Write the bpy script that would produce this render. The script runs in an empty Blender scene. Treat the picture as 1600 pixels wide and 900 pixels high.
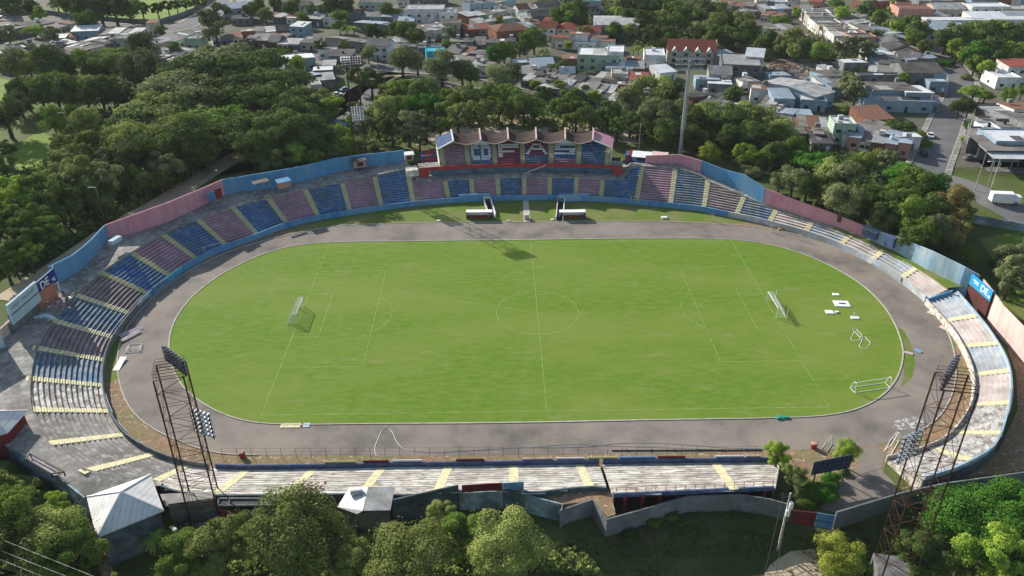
import bpy, bmesh, math, random
import numpy as np
from mathutils import Vector, Matrix
random.seed(7); RS=np.random.RandomState(5)
R=math.radians
scene=bpy.context.scene; COL=scene.collection
# ------------------------------------------------------------ camera
CAM=(-8.8996,-152.7017,92.8813); PAN,TILT,ROLL,FPX=0.0213,0.5161,-0.001,1253.5
cp,sp,ct,st=math.cos(PAN),math.sin(PAN),math.cos(TILT),math.sin(TILT)
Fw=np.array([sp*ct,cp*ct,-st]); Rt=np.array([cp,-sp,0.]); Up=np.cross(Rt,Fw)
cr,sr=math.cos(ROLL),math.sin(ROLL); Rt,Up=cr*Rt+sr*Up,-sr*Rt+cr*Up
C0=np.array(CAM)
cam=bpy.data.cameras.new('camera'); cam.sensor_width=36; cam.lens=36*FPX/1600; cam.clip_start=1; cam.clip_end=4000
co=bpy.data.objects.new('camera',cam); COL.objects.link(co)
m=Matrix(((Rt[0],Up[0],-Fw[0],CAM[0]),(Rt[1],Up[1],-Fw[1],CAM[1]),(Rt[2],Up[2],-Fw[2],CAM[2]),(0,0,0,1)))
co.matrix_world=m; scene.camera=co
# ------------------------------------------------------------ light
world=bpy.data.worlds.new('World'); scene.world=world; world.use_nodes=True
nt=world.node_tree; bg=nt.nodes['Background']; sky=nt.nodes.new('ShaderNodeTexSky')
sky.sky_type='NISHITA'; sky.sun_disc=False; sky.sun_elevation=R(26.5); sky.sun_rotation=R(-40.9); sky.air_density=1.3; sky.dust_density=1.0
nt.links.new(sky.outputs[0],bg.inputs[0]); bg.inputs[1].default_value=0.10
sl=bpy.data.lights.new('sun','SUN'); sl.energy=5.0; sl.angle=R(0.35); sl.color=(1,.95,.86)
so=bpy.data.objects.new('sun',sl); COL.objects.link(so)
sd=Vector((0.655*math.cos(R(26.5)),-0.756*math.cos(R(26.5)),-math.sin(R(26.5))))
so.rotation_euler=sd.to_track_quat('-Z','Y').to_euler(); so.location=(-200,250,200)
vs=scene.view_settings; scene.display_settings.display_device='sRGB'; vs.view_transform='Standard'; vs.look='None'; vs.gamma=1; vs.exposure=0.6; vs.use_curve_mapping=False
scene.render.resolution_x=1024; scene.render.resolution_y=576
scene.cycles.max_bounces=5; scene.cycles.transparent_max_bounces=6
# ------------------------------------------------------------ helpers
def at(px,py,z=0.):
    d=Fw+Rt*(px-800)/FPX-Up*(py-450)/FPX
    return C0+d*(z-C0[2])/d[2]
def prj(P):
    d=np.array(P)-C0; k=d@Fw
    return 800+FPX*(d@Rt)/k,450-FPX*(d@Up)/k
def ss(x,a,b):
    t=min(1,max(0,(x-a)/(b-a))); return t*t*(3-2*t)
def tag(o,label=None,cat=None,group=None,kind=None):
    if label:o['label']=label
    if cat:o['category']=cat
    if group:o['group']=group
    if kind:o['kind']=kind
    return o
def empty(name,loc,label,cat,group=None,rz=0):
    o=bpy.data.objects.new(name,None); COL.objects.link(o); o.location=loc; o.rotation_euler=(0,0,rz); o.empty_display_size=.5
    return tag(o,label,cat,group)
class MB:
    def __init__(s): s.v=[]; s.f=[]
    def add(s,vs,fs):
        n=len(s.v); s.v+= [tuple(map(float,p)) for p in vs]; s.f+=[tuple(n+i for i in f) for f in fs]
    def quad(s,a,b,c,d): s.add([a,b,c,d],[(0,1,2,3)])
    def box(s,c,sz,rz=0,tilt=None):
        x,y,z=[q/2 for q in sz]
        vs=[(-x,-y,-z),(x,-y,-z),(x,y,-z),(-x,y,-z),(-x,-y,z),(x,-y,z),(x,y,z),(-x,y,z)]
        M=Matrix.Rotation(rz,3,'Z')
        if tilt is not None: M=M@Matrix.Rotation(tilt,3,'X')
        vs=[M@Vector(p)+Vector(c) for p in vs]
        s.add(vs,[(0,3,2,1),(4,5,6,7),(0,1,5,4),(1,2,6,5),(2,3,7,6),(3,0,4,7)])
    def bar(s,p,q,w,h=None,n=4):
        p=Vector(p);q=Vector(q); d=(q-p)
        if d.length<1e-6:return
        u=d.cross(Vector((0,0,1)))
        if u.length<1e-4:u=Vector((1,0,0))
        u.normalize(); v=u.cross(d).normalized(); h=h or w
        vs=[];
        for c in (p,q):
            for k in range(n):
                a=2*math.pi*(k+.5)/n; f=1/math.cos(math.pi/n) if n==4 else 1
                vs.append(c+u*math.cos(a)*w/2*f+v*math.sin(a)*h/2*f)
        fs=[(k,(k+1)%n,n+(k+1)%n,n+k) for k in range(n)]+[tuple(range(n-1,-1,-1)),tuple(range(n,2*n))]
        s.add(vs,fs)
    def cone(s,p,q,r0,r1,n=8):
        p=Vector(p);q=Vector(q); d=q-p; u=d.cross(Vector((.3,.1,1)));
        if u.length<1e-4:u=Vector((1,0,0))
        u.normalize(); v=u.cross(d).normalized(); vs=[]
        for c,r in((p,r0),(q,r1)):
            for k in range(n):
                a=2*math.pi*k/n; vs.append(c+u*math.cos(a)*r+v*math.sin(a)*r)
        s.add(vs,[(k,(k+1)%n,n+(k+1)%n,n+k) for k in range(n)]+[tuple(range(n-1,-1,-1)),tuple(range(n,2*n))])
    def tube(s,pts,r,n=5):
        for a,b in zip(pts[:-1],pts[1:]): s.cone(a,b,r,r,n)
    def prism(s,poly,z0,z1):
        n=len(poly); vs=[(p[0],p[1],z0) for p in poly]+[(p[0],p[1],z1) for p in poly]
        s.add(vs,[tuple(range(n-1,-1,-1)),tuple(range(n,2*n))]+[(k,(k+1)%n,n+(k+1)%n,n+k) for k in range(n)])
    def wall(s,pts,tops,bots,t):
        # vertical wall following pts (xy), thickness t
        P=[np.array(p[:2],float) for p in pts]; n=len(P); L=[];Rr=[]
        for i in range(n):
            a=P[max(0,i-1)]; b=P[min(n-1,i+1)]; d=b-a; d/=np.hypot(*d)+1e-9; nn=np.array([-d[1],d[0]])*t/2
            L.append(P[i]+nn); Rr.append(P[i]-nn)
        vs=[]
        for i in range(n):
            vs+=[(*L[i],bots[i]),(*Rr[i],bots[i]),(*Rr[i],tops[i]),(*L[i],tops[i])]
        fs=[]
        for i in range(n-1):
            a=4*i;b=a+4
            for k in range(4): fs.append((a+k,a+(k+1)%4,b+(k+1)%4,b+k))
        fs+=[(3,2,1,0),(4*n-4,4*n-3,4*n-2,4*n-1)]
        s.add(vs,fs)
    def build(s,name,mat,parent=None,smooth=False):
        me=bpy.data.meshes.new(name); me.from_pydata(s.v,[],s.f); me.validate()
        bm=bmesh.new(); bm.from_mesh(me); bmesh.ops.recalc_face_normals(bm,faces=bm.faces) if len(s.f)<60000 else None; bm.to_mesh(me); bm.free()
        if smooth:
            me.polygons.foreach_set('use_smooth',[True]*len(me.polygons))
        me.materials.append(mat); o=bpy.data.objects.new(name,me); COL.objects.link(o)
        if parent is not None: o.parent=parent
        return o
def sheet(name,poly,z,mat,kind='structure',parent=None):
    # triangulated flat polygon
    bm=bmesh.new(); vs=[bm.verts.new((p[0],p[1],z if not callable(z) else z(p[0],p[1]))) for p in poly]
    f=bm.faces.new(vs); bmesh.ops.triangulate(bm,faces=[f])
    me=bpy.data.meshes.new(name); bmesh.ops.recalc_face_normals(bm,faces=bm.faces)
    for f in bm.faces:
        if f.normal.z<0: f.normal_flip()
    bm.to_mesh(me); bm.free(); me.materials.append(mat)
    o=bpy.data.objects.new(name,me); COL.objects.link(o)
    if kind:o['kind']=kind
    if parent is not None:o.parent=parent
    return o
def resample(P,closed=False,step=1.0,sm=2.0):
    P=np.array(P,float)
    if closed:P=np.vstack([P,P[:1]])
    # catmull-rom dense
    out=[];n=len(P)
    for i in range(n-1):
        if closed: p0=P[i-1] if i>0 else P[n-2]; p3=P[i+2] if i+2<n else P[1]
        else: p0=P[i-1] if i>0 else 2*P[0]-P[1]; p3=P[i+2] if i+2<n else 2*P[-1]-P[-2]
        p1,p2=P[i],P[i+1]; k=max(2,int(np.hypot(*(p2-p1)[:2])/.25))
        for j in range(k):
            t=j/k; out.append(.5*((2*p1)+(-p0+p2)*t+(2*p0-5*p1+4*p2-p3)*t*t+(-p0+3*p1-3*p2+p3)*t**3))
    out.append(P[-1]); out=np.array(out)
    def rs(Q,st):
        d=np.r_[0,np.cumsum(np.hypot(*(np.diff(Q[:,:2],axis=0).T)))]; m=max(2,int(round(d[-1]/st))+1); t=np.linspace(0,d[-1],m)
        return np.stack([np.interp(t,d,Q[:,k]) for k in range(Q.shape[1])],1)
    Q=rs(out,step)
    if sm>0:
        k=int(sm*3/step); w=np.exp(-.5*(np.arange(-k,k+1)*step/sm)**2); w/=w.sum()
        if closed:
            Q=Q[:-1]; E=np.vstack([Q[-k:],Q,Q[:k]])
        else:
            E=np.vstack([2*Q[0]-Q[k:0:-1],Q,2*Q[-1]-Q[-2:-k-2:-1]])
        Q=np.stack([np.convolve(E[:,c],w,'valid') for c in range(Q.shape[1])],1)
    return Q
# ------------------------------------------------------------ materials
def mat(name,col,col2=None,scale=1.0,rough=.9,detail=5,bump=0,bscale=None,contrast=(.35,.65),wave=None,spec=.1,metal=0,col3=None,scale3=.05,translucent=0,obvar=0,stretch=None,speck=None):
    M=bpy.data.materials.new(name); M.use_nodes=True; n=M.node_tree.nodes; l=M.node_tree.links; b=n['Principled BSDF']
    b.inputs['Roughness'].default_value=rough; b.inputs['Metallic'].default_value=metal; b.inputs['Specular IOR Level'].default_value=spec
    tc=n.new('ShaderNodeTexCoord'); geo=n.new('ShaderNodeNewGeometry'); src=geo.outputs['Position']
    if stretch:
        mp=n.new('ShaderNodeMapping'); mp.inputs['Scale'].default_value=stretch; l.new(src,mp.inputs[0]); src=mp.outputs[0]
    out=None
    rgb=n.new('ShaderNodeRGB'); rgb.outputs[0].default_value=(*col,1); cur=rgb.outputs[0]
    def mix(cur,c2,sc,con,det=detail,fac=1):
        no=n.new('ShaderNodeTexNoise'); no.inputs['Scale'].default_value=sc; no.inputs['Detail'].default_value=det; no.inputs['Roughness'].default_value=.6; l.new(src,no.inputs['Vector'])
        cr_=n.new('ShaderNodeMapRange'); cr_.inputs[1].default_value=con[0]; cr_.inputs[2].default_value=con[1]; cr_.inputs[4].default_value=fac; l.new(no.outputs[0],cr_.inputs[0])
        mx=n.new('ShaderNodeMix'); mx.data_type='RGBA'; l.new(cr_.outputs[0],mx.inputs[0]); l.new(cur,mx.inputs[6]); mx.inputs[7].default_value=(*c2,1)
        return mx.outputs[2],no
    no=None
    if col2: cur,no=mix(cur,col2,scale,contrast)
    if col3: cur,_=mix(cur,col3,scale3,(.42,.62),4,.8)
    if speck: cur,_=mix(cur,speck[0],speck[1],(speck[2],speck[3]),12,speck[4] if len(speck)>4 else .85)
    if wave:
        # wave=(scale, axis, strength): corrugation
        oc=tc.outputs['Object']; w=n.new('ShaderNodeTexWave'); w.bands_direction=wave[1]; w.inputs['Scale'].default_value=wave[0]; l.new(oc,w.inputs[0])
        mr=n.new('ShaderNodeMapRange'); mr.inputs[3].default_value=1-wave[2]; mr.inputs[4].default_value=1.0; l.new(w.outputs[1],mr.inputs[0])
        mx=n.new('ShaderNodeMix'); mx.data_type='RGBA'; mx.blend_type='MULTIPLY'; mx.inputs[0].default_value=1; l.new(cur,mx.inputs[6]); l.new(mr.outputs[0],mx.inputs[7]); cur=mx.outputs[2]
    if obvar:
        oi=n.new('ShaderNodeObjectInfo'); mr=n.new('ShaderNodeMapRange'); mr.inputs[3].default_value=1-obvar; mr.inputs[4].default_value=1+obvar; l.new(oi.outputs['Random'],mr.inputs[0])
        mx=n.new('ShaderNodeMix'); mx.data_type='RGBA'; mx.blend_type='MULTIPLY'; mx.inputs[0].default_value=1; l.new(cur,mx.inputs[6]); l.new(mr.outputs[0],mx.inputs[7]); cur=mx.outputs[2]
    l.new(cur,b.inputs['Base Color'])
    if bump:
        nb=n.new('ShaderNodeTexNoise'); nb.inputs['Scale'].default_value=bscale or scale*4; nb.inputs['Detail'].default_value=6; l.new(src,nb.inputs['Vector'])
        bu=n.new('ShaderNodeBump'); bu.inputs['Strength'].default_value=bump; bu.inputs['Distance'].default_value=.3; l.new(nb.outputs[0],bu.inputs['Height']); l.new(bu.outputs[0],b.inputs['Normal'])
    if translucent:
        tr=n.new('ShaderNodeBsdfTranslucent'); l.new(cur,tr.inputs[0]); ms=n.new('ShaderNodeMixShader'); ms.inputs[0].default_value=translucent
        l.new(b.outputs[0],ms.inputs[1]); l.new(tr.outputs[0],ms.inputs[2]); l.new(ms.outputs[0],n['Material Output'].inputs[0])
    return M
def worn(name,c,c2,f=(.4,.62)): return mat(name,c,c2,.55,rough=.8,detail=9,contrast=f,bump=.15,bscale=3,col3=tuple(q*.55 for q in c2),scale3=.17,speck=((.45,.45,.44),1.4,.6,.66,.7))
CONC=(.34,.32,.29)
M=dict(
 conc=mat('concrete',CONC,(.2,.19,.175),.5,detail=9,bump=.2,col3=(.15,.14,.125),scale3=.12,speck=((.50,.48,.43),.7,.5,.66,.6)),
 concl=mat('pale_concrete',(.62,.57,.5),(.24,.215,.18),1.1,detail=13,contrast=(.47,.6),bump=.3,stretch=(.45,2.0,1),col3=(.36,.32,.265),scale3=.11,speck=((.84,.80,.72),.6,.48,.62,.8)),
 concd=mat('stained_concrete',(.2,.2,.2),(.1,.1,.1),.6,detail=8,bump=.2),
 benchd=mat('weathered_bench_concrete',(.50,.47,.43),(.2,.18,.165),.8,detail=11,contrast=(.46,.62),bump=.2,col3=(.25,.22,.2),scale3=.15,speck=((.68,.65,.6),.7,.52,.58,.8)),
 blue=worn('blue_bench_paint',(.06,.155,.35),(.2,.29,.38),(.42,.66)),
 pink=worn('pink_bench_paint',(.42,.23,.30),(.46,.36,.38),(.45,.72)),
 bluef=worn('faded_blue_bench_paint',(.36,.42,.50),(.6,.6,.58)),
 pinkf=worn('faded_pink_bench_paint',(.60,.47,.43),(.66,.62,.57)),
 bluew=worn('worn_blue_bench_paint',(.09,.17,.27),(.30,.31,.32),(.42,.66)),
 pinkw=worn('worn_pink_bench_paint',(.25,.17,.19),(.33,.29,.27),(.4,.64)),
 yel=mat('yellow_step_paint',(.58,.52,.22),(.45,.43,.32),1.2,detail=6,contrast=(.4,.7)),
 yelf=mat('pale_yellow_step_paint',(.72,.66,.40),(.5,.46,.34),1.2,detail=6,contrast=(.45,.7)),
 wblue=mat('blue_wall_paint',(.09,.27,.52),(.06,.18,.36),.8,detail=9,contrast=(.42,.72),bump=.1,col3=(.16,.31,.46),scale3=.12,stretch=(1,1,.14),speck=((.34,.4,.44),1.5,.63,.7,.6)),
 wpink=mat('pink_wall_paint',(.62,.28,.35),(.46,.2,.25),.8,detail=9,contrast=(.42,.72),bump=.1,col3=(.52,.3,.32),scale3=.12,stretch=(1,1,.14),speck=((.4,.32,.31),1.5,.6,.7,.6)),
 wlblue=mat('light_blue_wall_paint',(.30,.46,.60),(.45,.5,.52),.8,detail=10,contrast=(.44,.62),bump=.1,col3=(.2,.3,.36),scale3=.25,stretch=(1,1,.25),speck=((.6,.5,.42),.9,.58,.66,.7)),
 wlpink=mat('pale_pink_wall_paint',(.72,.50,.46),(.55,.42,.38),.8,detail=10,contrast=(.44,.62),bump=.1,stretch=(1,1,.25),speck=((.42,.36,.3),.8,.6,.68,.7)),
 wgrey=mat('grey_block_wall',(.22,.23,.24),(.11,.12,.13),.5,detail=9,contrast=(.4,.65),bump=.3,col3=(.14,.15,.15),scale3=.2),
 wdark=mat('dark_wall',(.12,.16,.18),(.05,.07,.08),.5,detail=9,bump=.3),  # plain dark mottled tone for rear and lower walls
 dblue=mat('dark_blue_paint',(.045,.075,.19),(.10,.13,.2),.7),
 seatblue=mat('blue_seat_row_paint',(.03,.12,.36),(.05,.14,.33),.8),
 seatred=mat('dark_pink_seat_row_paint',(.30,.07,.13),(.25,.08,.13),.8),
 red=mat('red_paint',(.42,.055,.05),(.3,.05,.045),.8),
 dred=mat('dark_red_paint',(.22,.035,.04),(.13,.03,.035),.8),
 white=mat('white_paint',(.8,.8,.79),(.68,.68,.67),.6,rough=.6),
 seat=mat('white_seat_plastic',(.72,.73,.76)),
 grass=mat('pitch_grass',(.095,.178,.015),(.14,.212,.028),.8,detail=13,contrast=(.36,.64),bump=.12,bscale=2.5,col3=(.165,.218,.04),scale3=.045,stretch=(.5,1.3,1),speck=((.235,.235,.10),.28,.56,.74,.55)),
 apron=mat('verge_grass',(.11,.17,.025),(.19,.18,.075),.14,detail=9,bump=.3,bscale=3,contrast=(.42,.68)),
 track=mat('running_track_asphalt',(.208,.18,.156),(.125,.112,.1),.2,detail=12,contrast=(.42,.66),bump=.2,bscale=3,col3=(.27,.232,.195),scale3=.055),
 dirt=mat('dry_dirt',(.30,.19,.125),(.20,.135,.08),.6,detail=11,bump=.4,bscale=2,col3=(.19,.17,.08),scale3=.14,speck=((.46,.38,.3),1.1,.56,.64,.7)),
 asph=mat('street_asphalt',(.15,.148,.15),(.11,.11,.112),.15,detail=9,bump=.05,col3=(.18,.175,.17),scale3=.05),
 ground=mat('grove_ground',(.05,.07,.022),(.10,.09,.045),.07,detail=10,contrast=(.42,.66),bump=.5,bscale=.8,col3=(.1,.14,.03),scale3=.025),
 town=mat('town_ground',(.085,.08,.07),(.15,.13,.105),.08,detail=9,bump=.2,col3=(.09,.11,.05),scale3=.04),
 lawn=mat('bright_lawn',(.17,.24,.035),(.12,.19,.03),.12,detail=8,bump=.3),
 sand=mat('sandy_ground',(.5,.4,.28),(.38,.3,.2),.15,detail=8,bump=.2),
 rubble=mat('rubble_ground',(.24,.2,.17),(.1,.085,.075),.5,detail=11,contrast=(.42,.58),bump=1,bscale=.6),
 line=mat('white_line_paint',(.27,.35,.16),(.15,.24,.06),.7,detail=6,contrast=(.4,.6)),
 kerb=mat('kerb_concrete',(.5,.46,.4),(.36,.33,.29),1),
 dark=mat('dark_metal',(.03,.03,.032),rough=.6),
 rust=mat('rusty_steel',(.10,.045,.03),(.05,.028,.024),2,rough=.8),
 steel=mat('galvanised_steel',(.42,.45,.47),(.36,.38,.4),1,rough=.45,metal=.3),
 lamp=mat('floodlight_shell',(.55,.58,.62),rough=.3,metal=.6),
 lampd=mat('dark_floodlight_shell',(.10,.10,.12),(.22,.22,.25),3,rough=.4,metal=.4),
 glass=mat('window_glass',(.03,.035,.045),rough=.15,spec=.6),
 frame=mat('window_frame',(.4,.4,.38)),
 bark=mat('bark',(.11,.085,.065),(.06,.05,.04),1.5,bump=.4),
 rtile=mat('red_tile_roof',(.30,.085,.06),(.22,.07,.055),.9,detail=8,wave=(2.2,'X',.35),obvar=.2),
 rbrown=mat('brown_tile_roof',(.24,.115,.075),(.16,.09,.07),.7,detail=9,wave=(2.2,'X',.3),obvar=.15),
 rgrey=mat('grey_fibre_cement_roof',(.205,.185,.165),(.105,.092,.083),.3,detail=10,contrast=(.38,.62),wave=(1.7,'X',.4),obvar=.3,col3=(.24,.23,.22),scale3=.09),
 rdark=mat('dark_fibre_cement_roof',(.085,.085,.09),(.05,.05,.055),.3,detail=10,wave=(1.7,'X',.45),obvar=.3,col3=(.16,.155,.15),scale3=.12),
 rwhite=mat('white_metal_roof',(.62,.64,.66),(.5,.51,.52),.3,detail=6,wave=(1.2,'X',.12),rough=.5,obvar=.1),
 rblue=mat('blue_grey_metal_roof',(.30,.36,.43),(.22,.26,.3),.3,detail=7,wave=(1.2,'X',.2),rough=.5,obvar=.2),
 rzinc=mat('zinc_sheet_roof',(.42,.43,.43),(.25,.235,.22),.4,detail=8,wave=(1.2,'X',.25),rough=.55,obvar=.2),
 hwhite=mat('white_house_wall',(.74,.73,.7),(.42,.42,.41),.4,detail=8,obvar=.1),
 hcream=mat('cream_house_wall',(.5,.45,.36),(.36,.32,.26),.4,detail=8,obvar=.15),
 hblue=mat('pale_blue_house_wall',(.26,.36,.44),(.2,.28,.34),.4,detail=8,obvar=.15),
 hpink=mat('salmon_house_wall',(.52,.27,.22),(.4,.22,.19),.4,detail=8,obvar=.15),
 hgrey=mat('grey_house_wall',(.2,.2,.2),(.12,.12,.12),.5,detail=8,obvar=.2),
 hbrick=mat('brick_house_wall',(.26,.12,.08),(.18,.09,.065),.5,detail=8,obvar=.15),
 hgreen=mat('pale_green_house_wall',(.36,.46,.36),(.28,.36,.29),.4,obvar=.15),
 turq=mat('turquoise_wall',(.05,.38,.5),(.04,.3,.42),.5),
 tarp=mat('green_tarp',(.05,.28,.2)), bannerblue=mat('blue_banner',(.02,.05,.22)), bannercy=mat('cyan_banner',(.03,.3,.56)),
 board=mat('pale_board',(.46,.56,.64),(.38,.48,.56),.5), pboard=mat('pink_grey_board',(.52,.42,.44),(.4,.34,.36),.8),
 net=mat('goal_net',(.6,.62,.6)), steelblue=mat('blue_metal_sheet',(.22,.4,.56),(.16,.3,.45),.7),
 rwhite2=mat('white_painted_sheet_roof',(.80,.78,.77),(.66,.65,.65),.5,detail=9,contrast=(.4,.7),wave=(.45,'X',.13),col3=(.62,.6,.58),scale3=.3,speck=((.42,.36,.32),1.2,.62,.68,.7)),
 roofsh=mat('weathered_shell_roof',(.075,.052,.042),(.035,.028,.026),.5,detail=9,contrast=(.4,.62),stretch=(.3,2,1)),
 zincb=mat('rusty_sheet',(.25,.19,.15),(.14,.11,.1),.7),
 wlblue2=mat('faded_pale_blue_wall',(.36,.46,.53),(.2,.26,.3),.6,detail=10,contrast=(.4,.64),bump=.2,col3=(.1,.12,.13),scale3=.25),
 bannerg=mat('blue_grey_banner',(.05,.08,.13),(.04,.06,.1),.5), dred2=mat('dark_rust_sheet',(.13,.05,.045),(.08,.035,.03),.6),
 orange=mat('orange_wall_paint',(.5,.2,.13),(.36,.16,.12),.6),
)
# ------------------------------------------------------------ curves of the bowl
ZP=1.6; Z0=.7; SL=.5; RD=.82      # parapet top, first row, slope, row depth
FR=[(1240,715),(1190,716),(1000,718),(800,721),(600,724),(500,726),(400,727.5),(345,727),(300,723),(270,716),(240,705),(212,690),(190,676),(178,658),(168,640),(160,615),(157,590),(159,567),(165,542),(175,522),(190,502),(207,482),(225,460),(240,449),(265,430),(300,405),(350,382),(400,365),(445,347),(500,335),(547,327.5),(595,320),(647,314),(700,309),(775,305.5),(850,304.5),(925,306),(992,311),(1042,316),(1088,320),(1120,327),(1157,333.5),(1199,343),(1255,358),(1310,377),(1360,401),(1407,430),(1432,448),(1449,463)]
F=resample([at(x,y,ZP)[:2] for x,y in FR],step=1.0,sm=3.0)
def normals(Fc):
    T=np.gradient(Fc,axis=0); T/=np.hypot(T[:,0],T[:,1])[:,None]; N=np.stack([-T[:,1],T[:,0]],1)
    k=9; w=np.ones(2*k+1)/(2*k+1)
    E=np.vstack([np.repeat(N[:1],k,0),N,np.repeat(N[-1:],k,0)]); N=np.stack([np.convolve(E[:,c],w,'valid') for c in (0,1)],1); N/=np.hypot(N[:,0],N[:,1])[:,None]
    return N
N=normals(F); NS=len(F)
class Bowl:
    def __init__(s,F,z0=Z0,bowl=True): s.bowl=bowl; s.F=F; s.N=normals(F); s.n=len(F); s.z0=z0
    def P(s,q,off,z=0.):
        q=min(max(q,0),s.n-1.001); i=int(q); t=q-i
        f=s.F[i]*(1-t)+s.F[i+1]*t; n=s.N[i]*(1-t)+s.N[i+1]*t
        return (f[0]+n[0]*off,f[1]+n[1]*off,z)
    def loc(s,p):
        # (s,off) of a plan point
        p=np.array(p[:2]); d=p-s.F; a=np.einsum('ij,ij->i',d,s.N); tang=d-a[:,None]*s.N; e=np.hypot(tang[:,0],tang[:,1])+np.where(a<-3,50,0)
        i=int(np.argmin(e)); 
        T=np.array([s.N[i][1],-s.N[i][0]]); return i+float(np.clip(d[i]@T,-.5,.5)),float(a[i])
    def zo(s,off,q=1e9): return s.z0+slope(q)*off if s.bowl else s.z0+.42*off
    def back(s,px,py):
        lo,hi=0.,14.
        for _ in range(30):
            z=(lo+hi)/2; q,o=s.loc(at(px,py,z))
            if s.zo(o,q)>z: lo=z
            else: hi=z
        q,o=s.loc(at(px,py,z)); return q,o
    def sf(s,px,py,z=1.2): return s.loc(at(px,py,z))[0]
QS=[1e6,1e6]
def slope(q): return .36+.14*ss(q,QS[0],QS[1])
B=Bowl(F)
QS=[B.sf(345,727),B.sf(158,610)]
# back edge of the rows, picked from near-right clockwise
BK=[(1228,758),(1140,762),(1050,766),(958,770),(945,758),(900,760),(835,768),(765,762),(700,766),(640,772),(572,770),(450,771),(335,772),(285,768),(240,752),(130,735),(71,692),(45,640),(44,590),(54,542),(79,499),(114,459),(155,424),(202,393),(253,364.5),(307,341),(362,322),(418,307),(475,293),(534,283),(585,273),(637,261),
 (652,280),(695,280),(736,277),(777,275),(819,273.5),(859,274.5),(901,275),(942,278),(975,277),(986,258),(1004,258),(1055,261),(1074,265),(1096,273.5),(1106,281),(1135,293),(1163,305),(1214,326),(1270,344),(1332,365),(1382,389),(1432,415),(1482,447)]
bk=sorted([B.back(*p) for p in BK]); bs=np.array([b[0] for b in bk]); bo=np.array([b[1] for b in bk])
def backoff(q): return float(np.interp(q,bs,bo))
# outer wall base -> offset
WB=[(84,444),(120,426),(135,412),(150,396),(169,371),(205,364.5),(265,345),(325,316.5),(351,304.5),(375,298.5),(435,292.5),(465,285),(495,277),(528,267.5),(570,260),(615,254),(632,251)]
WB2=[(1008,254),(1030,255),(1062,256),(1096,269),(1130,284),(1160,300),(1192,317),(1240,333),(1300,352),(1352,371),(1395,390),(1450,421),(1500,445),(1524,452)]
def wallpts(L):
    out=[]
    for px,py in L:
        z=6.
        for _ in range(25):
            q,o=B.loc(at(px,py,z)); z=.5*z+.5*B.zo(backoff(q),q)
        out.append((q,o,z,*at(px,py,z)[:2]))
    return out
W1=wallpts(WB); W2=wallpts(WB2)
WT=[(84,417),(120,394),(150,367),(165,350),(235,327),(300,301),(349,279.5),(390,274),(435,266),(472,259.5),(510,250),(540,243),(585,240),(609,237.5),(632,234),(660,230)]
WT2=[(1008,243),(1062,241),(1094,250),(1127,263),(1128,264),(1160,271),(1194,289),(1195,294),(1232,304),(1234,309),(1290,327),(1340,350),(1390,365),(1440,384),(1500,412),(1530,430)]
def topz(p,TT):
    tx=[a for a,b in TT]; ty=[b for a,b in TT]
    lo,hi=p[2],p[2]+9
    for _ in range(30):
        z=(lo+hi)/2; x,y=prj((p[3],p[4],z))
        if y>np.interp(x,tx,ty): lo=z
        else: hi=z
    return z
W0=wallpts([(132,777),(107,757),(82,737),(40,712),(0,691),(-45,668),(-62,600),(-45,548),(0,531),(25,514),(50,480)])
q_a=B.sf(655,314); q_b=B.sf(975,309); q_0=B.sf(300,724)
def wwidth(q):
    if q<q_0: return backoff(q)+.01
    if q<W0[0][0]: return backoff(q)+.01+(W0[0][1]-backoff(W0[0][0]))*(q-q_0)/(W0[0][0]-q_0)
    if q<W1[0][0]: return float(np.interp(q,[w[0] for w in W0]+[W1[0][0]],[w[1] for w in W0]+[W1[0][1]]))
    if q<=W1[-1][0]: return float(np.interp(q,[w[0] for w in W1],[w[1] for w in W1]))
    if q<q_a: return W1[-1][1]
    if q<q_b: return 19.5
    return float(np.interp(q,[w[0] for w in W2],[w[1] for w in W2]))
# ------------------------------------------------------------ terrain
RB_F=resample([at(x,y,ZP)[:2] for x,y in [(1449,466),(1485,505),(1505,535),(1520,568),(1525,600),(1518,632),(1500,660),(1482,680),(1450,695),(1422,705),(1387,712)]],step=1.0,sm=2.0)
RB=Bowl(RB_F,bowl=False)
mask=[B.P(q,max(backoff(q)+.6,wwidth(q)+(2.8 if q>q_b else .6)))[:2] for q in range(0,B.n,4)]+[RB.P(q,4.0)[:2] for q in range(0,RB.n,4)]
mask=np.array(mask)
def inside(x,y):
    X=mask[:,0];Y=mask[:,1]; X2=np.roll(X,-1);Y2=np.roll(Y,-1)
    c=(Y>y)!=(Y2>y)
    with np.errstate(all='ignore'): xi=(X2-X)*(y-Y)/(Y2-Y)+X
    return bool(np.sum(c&(x<xi))%2)
def Hout(x,y):
    return 5.5*max(ss(y,-5,45),ss(-x,62,92)*ss(y,-92,-50))-2.6*ss(-y,63,70)*ss(x,-4,8)  # last term: near ground lowered to lengthen the shadow outside the terrace
def H(x,y): return 0. if inside(x,y) else Hout(x,y)
def atg(px,py,dz=0):
    z=0
    for _ in range(12):
        p=at(px,py,z+dz); z=.4*z+.6*Hout(p[0],p[1])
    p=at(px,py,z+dz); return np.array([p[0],p[1],z+dz])
def lin(*seg):
    o=[]
    for a,b,s in seg: o+=list(np.arange(a,b,s))
    return o
gx=lin((-2500,-400,300),(-400,-160,20),(-160,160,2.5),(160,400,20),(400,2501,300)); gy=lin((-2500,-160,390),(-160,-110,10),(-110,120,2.5),(120,460,20),(460,3001,500))
nx,ny=len(gx),len(gy)
vs_=[(x,y,H(x,y)-.03) for y in gy for x in gx]; fs_=[(j*nx+i,j*nx+i+1,(j+1)*nx+i+1,(j+1)*nx+i) for j in range(ny-1) for i in range(nx-1)]
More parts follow.
